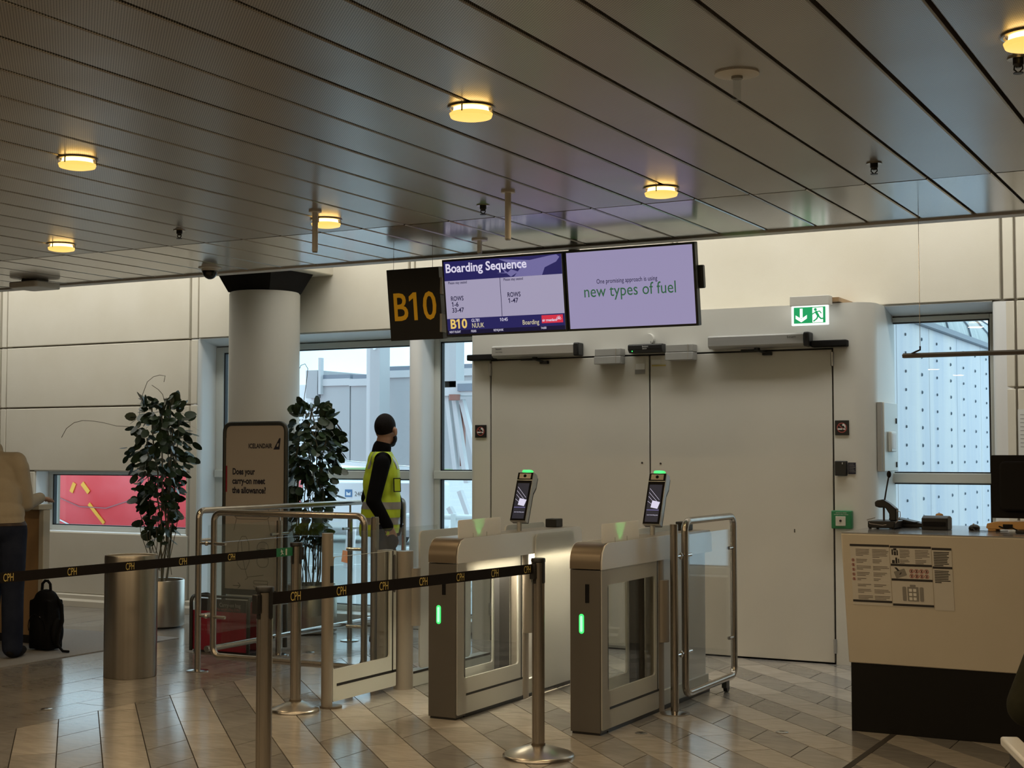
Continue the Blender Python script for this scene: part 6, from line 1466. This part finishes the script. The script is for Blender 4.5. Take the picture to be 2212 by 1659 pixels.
# service vehicle
t = Thing('service_vehicle', (-23.6, 37, GZ), 'white service vehicle numbered 2400 outside the tall window', 'vehicle')
vx0, vx1, vy = -27.2, -23.0, 36.9
t.part('vehicle_body', MB().prism(rrect(vx0, vx1, GZ + 0.42, 0.62, 0.12), (0, vy, 0), X, Z, (0, 1.9, 0)), 'bridge_white', bevel=0.03)
t.part('lower_trim', MB().box(vx0 + 0.1, vx1 - 0.1, vy - 0.02, vy + 1.8, GZ + 0.25, GZ + 0.45), 'bridge_grey', smooth=0)
for xx in (vx0 + 0.7, vx1 - 0.7): t.part('wheel', MB().cyl((xx, vy - 0.03, GZ + 0.30), (xx, vy + 0.2, GZ + 0.30), 0.30, n=20), 'black')
t.part('fleet_number', MB().text('2400', 0.20, (-25.27, vy - 0.012, 0.20), X, Z), 'ink_grey', smooth=0)
lgp = t.part('logo_plate', MB().box(-25.62, -25.36, vy - 0.015, vy - 0.002, 0.17, 0.40), 'logo_blue', smooth=0)
t.part('logo_mark', MB().prism([(-25.57, 0.22), (-25.41, 0.22), (-25.41, 0.33), (-25.48, 0.28), (-25.57, 0.34)], (0, vy - 0.017, 0), X, Z, (0, 0.002, 0)), 'bridge_white', lgp, smooth=0)
# white apron railing by the narrow pane
t = Thing('apron_railing', (-9.2, 15.4, GZ), 'white railing outside the narrow window pane', 'railing')
ry = 15.4
for z in (0.30, 0.72, -0.15): t.part('rail', MB().cyl((-9.75, ry, z), (-8.3, ry, z), 0.035, n=10), 'bridge_white')
for xx in (-9.55, -9.06, -8.6): t.part('post', MB().box(xx - 0.035, xx + 0.035, ry - 0.035, ry + 0.035, GZ, 0.76), 'bridge_white', smooth=0)
# marker cone with orange light on the apron
t = Thing('apron_marker', (-20.0, 29, GZ), 'small white and orange marker on the apron', 'marker')
t.part('board', MB().prism(limb((-20.05, GZ), (-19.95, GZ + 1.0), 0.26), (0, 29, 0), X, Z, (0, 0.04, 0)), 'bridge_white', smooth=0)
t.part('orange_patch', MB().prism(limb((-20.09, GZ + 0.12), (-20.05, GZ + 0.40), 0.28), (0, 28.985, 0), X, Z, (0, 0.01, 0)), 'hivis_orange', smooth=0)
# connector tunnel with riveted cladding at the right window
t = Thing('connector_tunnel', (-3.9, 14, GZ), 'pale blue riveted connector tunnel wall outside the right window', 'tunnel')
Xc = -2.72; ycols = [11.84 + 0.595 * k for k in range(-1, 13)]
for k in range(-1, 7):
    a = 11.54 + 1.19 * k; t.part('cladding_panel', MB().box(Xc - 0.05, Xc, max(a, 11.0) + 0.006, a + 1.184, GZ + 0.3, 2.585), 'cladding', bevel=0.004)
t.part('tunnel_core', MB().box(-5.6, Xc - 0.05, 11.0, 19.5, GZ + 0.3, 2.58), 'bridge_light', smooth=0)
rv_ = MB()
for k, yc in enumerate(ycols):
    for j in range(22): rv_.cyl((Xc, yc, 2.47 - 0.150 * j), (Xc + 0.010, yc, 2.47 - 0.150 * j), 0.013 if k % 2 else 0.017, 0.010, 8)
t.part('rivets', rv_, 'rivet', kind='stuff')
t.part('roof_gutter', MB().box(Xc - 0.08, Xc + 0.05, 10.98, 19.5, 2.585, 2.63), 'bridge_dark', smooth=0)
n_ = 14; bar = []
for k in range(n_ + 1):
    a = PI * k / n_; bar.append((-4.15 + 1.40 * math.cos(a), 2.63 + 0.62 * math.sin(a)))
t.part('barrel_roof', MB().prism(bar, (0, 11.0, 0), X, Z, (0, 6.6, 0)), 'barrel')
for k in range(6):
    yy = 11.5 + 1.1 * k; t.part('roof_rib', MB().prism([(a * 1.0 + (0.012 if a > -4.15 else -0.012), b + 0.012) for a, b in bar], (0, yy, 0), X, Z, (0, 0.03, 0)), 'bridge_dark')
for k in range(4): t.part('support_leg', MB().box(-5.4 + 2.3 * (k % 2), -5.2 + 2.3 * (k % 2), 12.0 + 6 * (k // 2), 12.2 + 6 * (k // 2), GZ, GZ + 0.3), 'bridge_dark', smooth=0)
# red aircraft nose by the low window
t = Thing('aircraft_nose', (-21.5, 23, GZ), 'red aircraft fuselage seen through the low window at left', 'aircraft')
ax = MB(); prof = []
cxn, cyn, czn = -20.4, 23.0, 0.85
rings_ = []
for k in range(19):
    a = PI * k / 36; rx = 1.9 * math.sin(a) ** 0.8 if k else 0.01; rings_.append((cxn + 3.0 * math.cos(a), rx))
rings_.append((cxn - 30, 1.9)); vs = []; n_ = 40
for xx, rx in rings_: vs += [(xx, cyn + rx * math.cos(2 * PI * q / n_), czn + rx * math.sin(2 * PI * q / n_)) for q in range(n_)]
fs = [(i * n_ + q, i * n_ + (q + 1) % n_, (i + 1) * n_ + (q + 1) % n_, (i + 1) * n_ + q) for i in range(len(rings_) - 1) for q in range(n_)] + [tuple(range(n_)), tuple(range((len(rings_) - 1) * n_, len(rings_) * n_))[::-1]]
ax.add(vs, fs); fus = t.part('fuselage', ax, 'fuselage_red')
def skin_y(x, z):   # outer skin of the fuselage facing the terminal
    for i in range(len(rings_) - 1):
        if rings_[i + 1][0] <= x <= rings_[i][0]:
            f_ = (x - rings_[i][0]) / (rings_[i + 1][0] - rings_[i][0]); rr_ = rings_[i][1] + (rings_[i + 1][1] - rings_[i][1]) * f_
            return cyn - math.sqrt(max(rr_ * rr_ - (z - czn) ** 2, 0.01))
    return cyn - 1.9
def decal(nm, pts, w, m_):
    mb = MB()
    for (a, b), (c, d) in zip(pts[:-1], pts[1:]):
        q_ = limb((a, b), (c, d), w); v_ = [(x_, skin_y(x_, z_) - 0.02, z_) for x_, z_ in q_]; mb.add(v_ + [(x_, y_ + 0.015, z_) for x_, y_, z_ in v_], [(0, 1, 2, 3), (7, 6, 5, 4), (0, 4, 5, 1), (1, 5, 6, 2), (2, 6, 7, 3), (3, 7, 4, 0)])
    t.part(nm, mb, m_, fus, smooth=0)
decal('warning_mark', [(-21.19, 0.74), (-21.10, 0.92)], 0.09, 'marking_yellow'); decal('warning_mark', [(-20.90, 0.92), (-20.72, 0.74)], 0.09, 'marking_yellow')
decal('warning_mark', [(-20.74, 0.52), (-20.56, 0.30), (-20.44, 0.14)], 0.08, 'marking_yellow'); decal('warning_mark', [(-22.10, 0.98), (-22.04, 0.74), (-22.0, 0.52)], 0.08, 'marking_yellow')
decal('tow_line', [(-22.18, 0.86), (-21.85, 0.95)], 0.02, 'bridge_white'); decal('panel_line', [(-21.5, 0.62), (-21.0, 0.46), (-20.3, 0.44), (-19.7, 0.60)], 0.02, 'engine_brown'); decal('panel_line', [(-22.2, 0.55), (-21.9, 0.3), (-21.4, 0.1)], 0.03, 'bridge_white')
t.part('nose_gear', MB().cyl((-21.0, 23, GZ), (-21.0, 23, -0.3), 0.12, n=12).cyl((-21.0, 22.8, GZ + 0.35), (-21.0, 23.2, GZ + 0.35), 0.35, n=20), 'black')
# distant grass and hedge line
tag(raw('grass_field', mesh_of(MB().box(-160, 120, 150, 260, GZ, GZ + 0.05), (0, 0, 0), 0), 'grass'), kind='structure')
for o_ in bpy.data.objects:
    if o_.parent is None and o_.type == 'EMPTY' and not o_.children: bpy.data.objects.remove(o_)
bpy.context.view_layer.update()
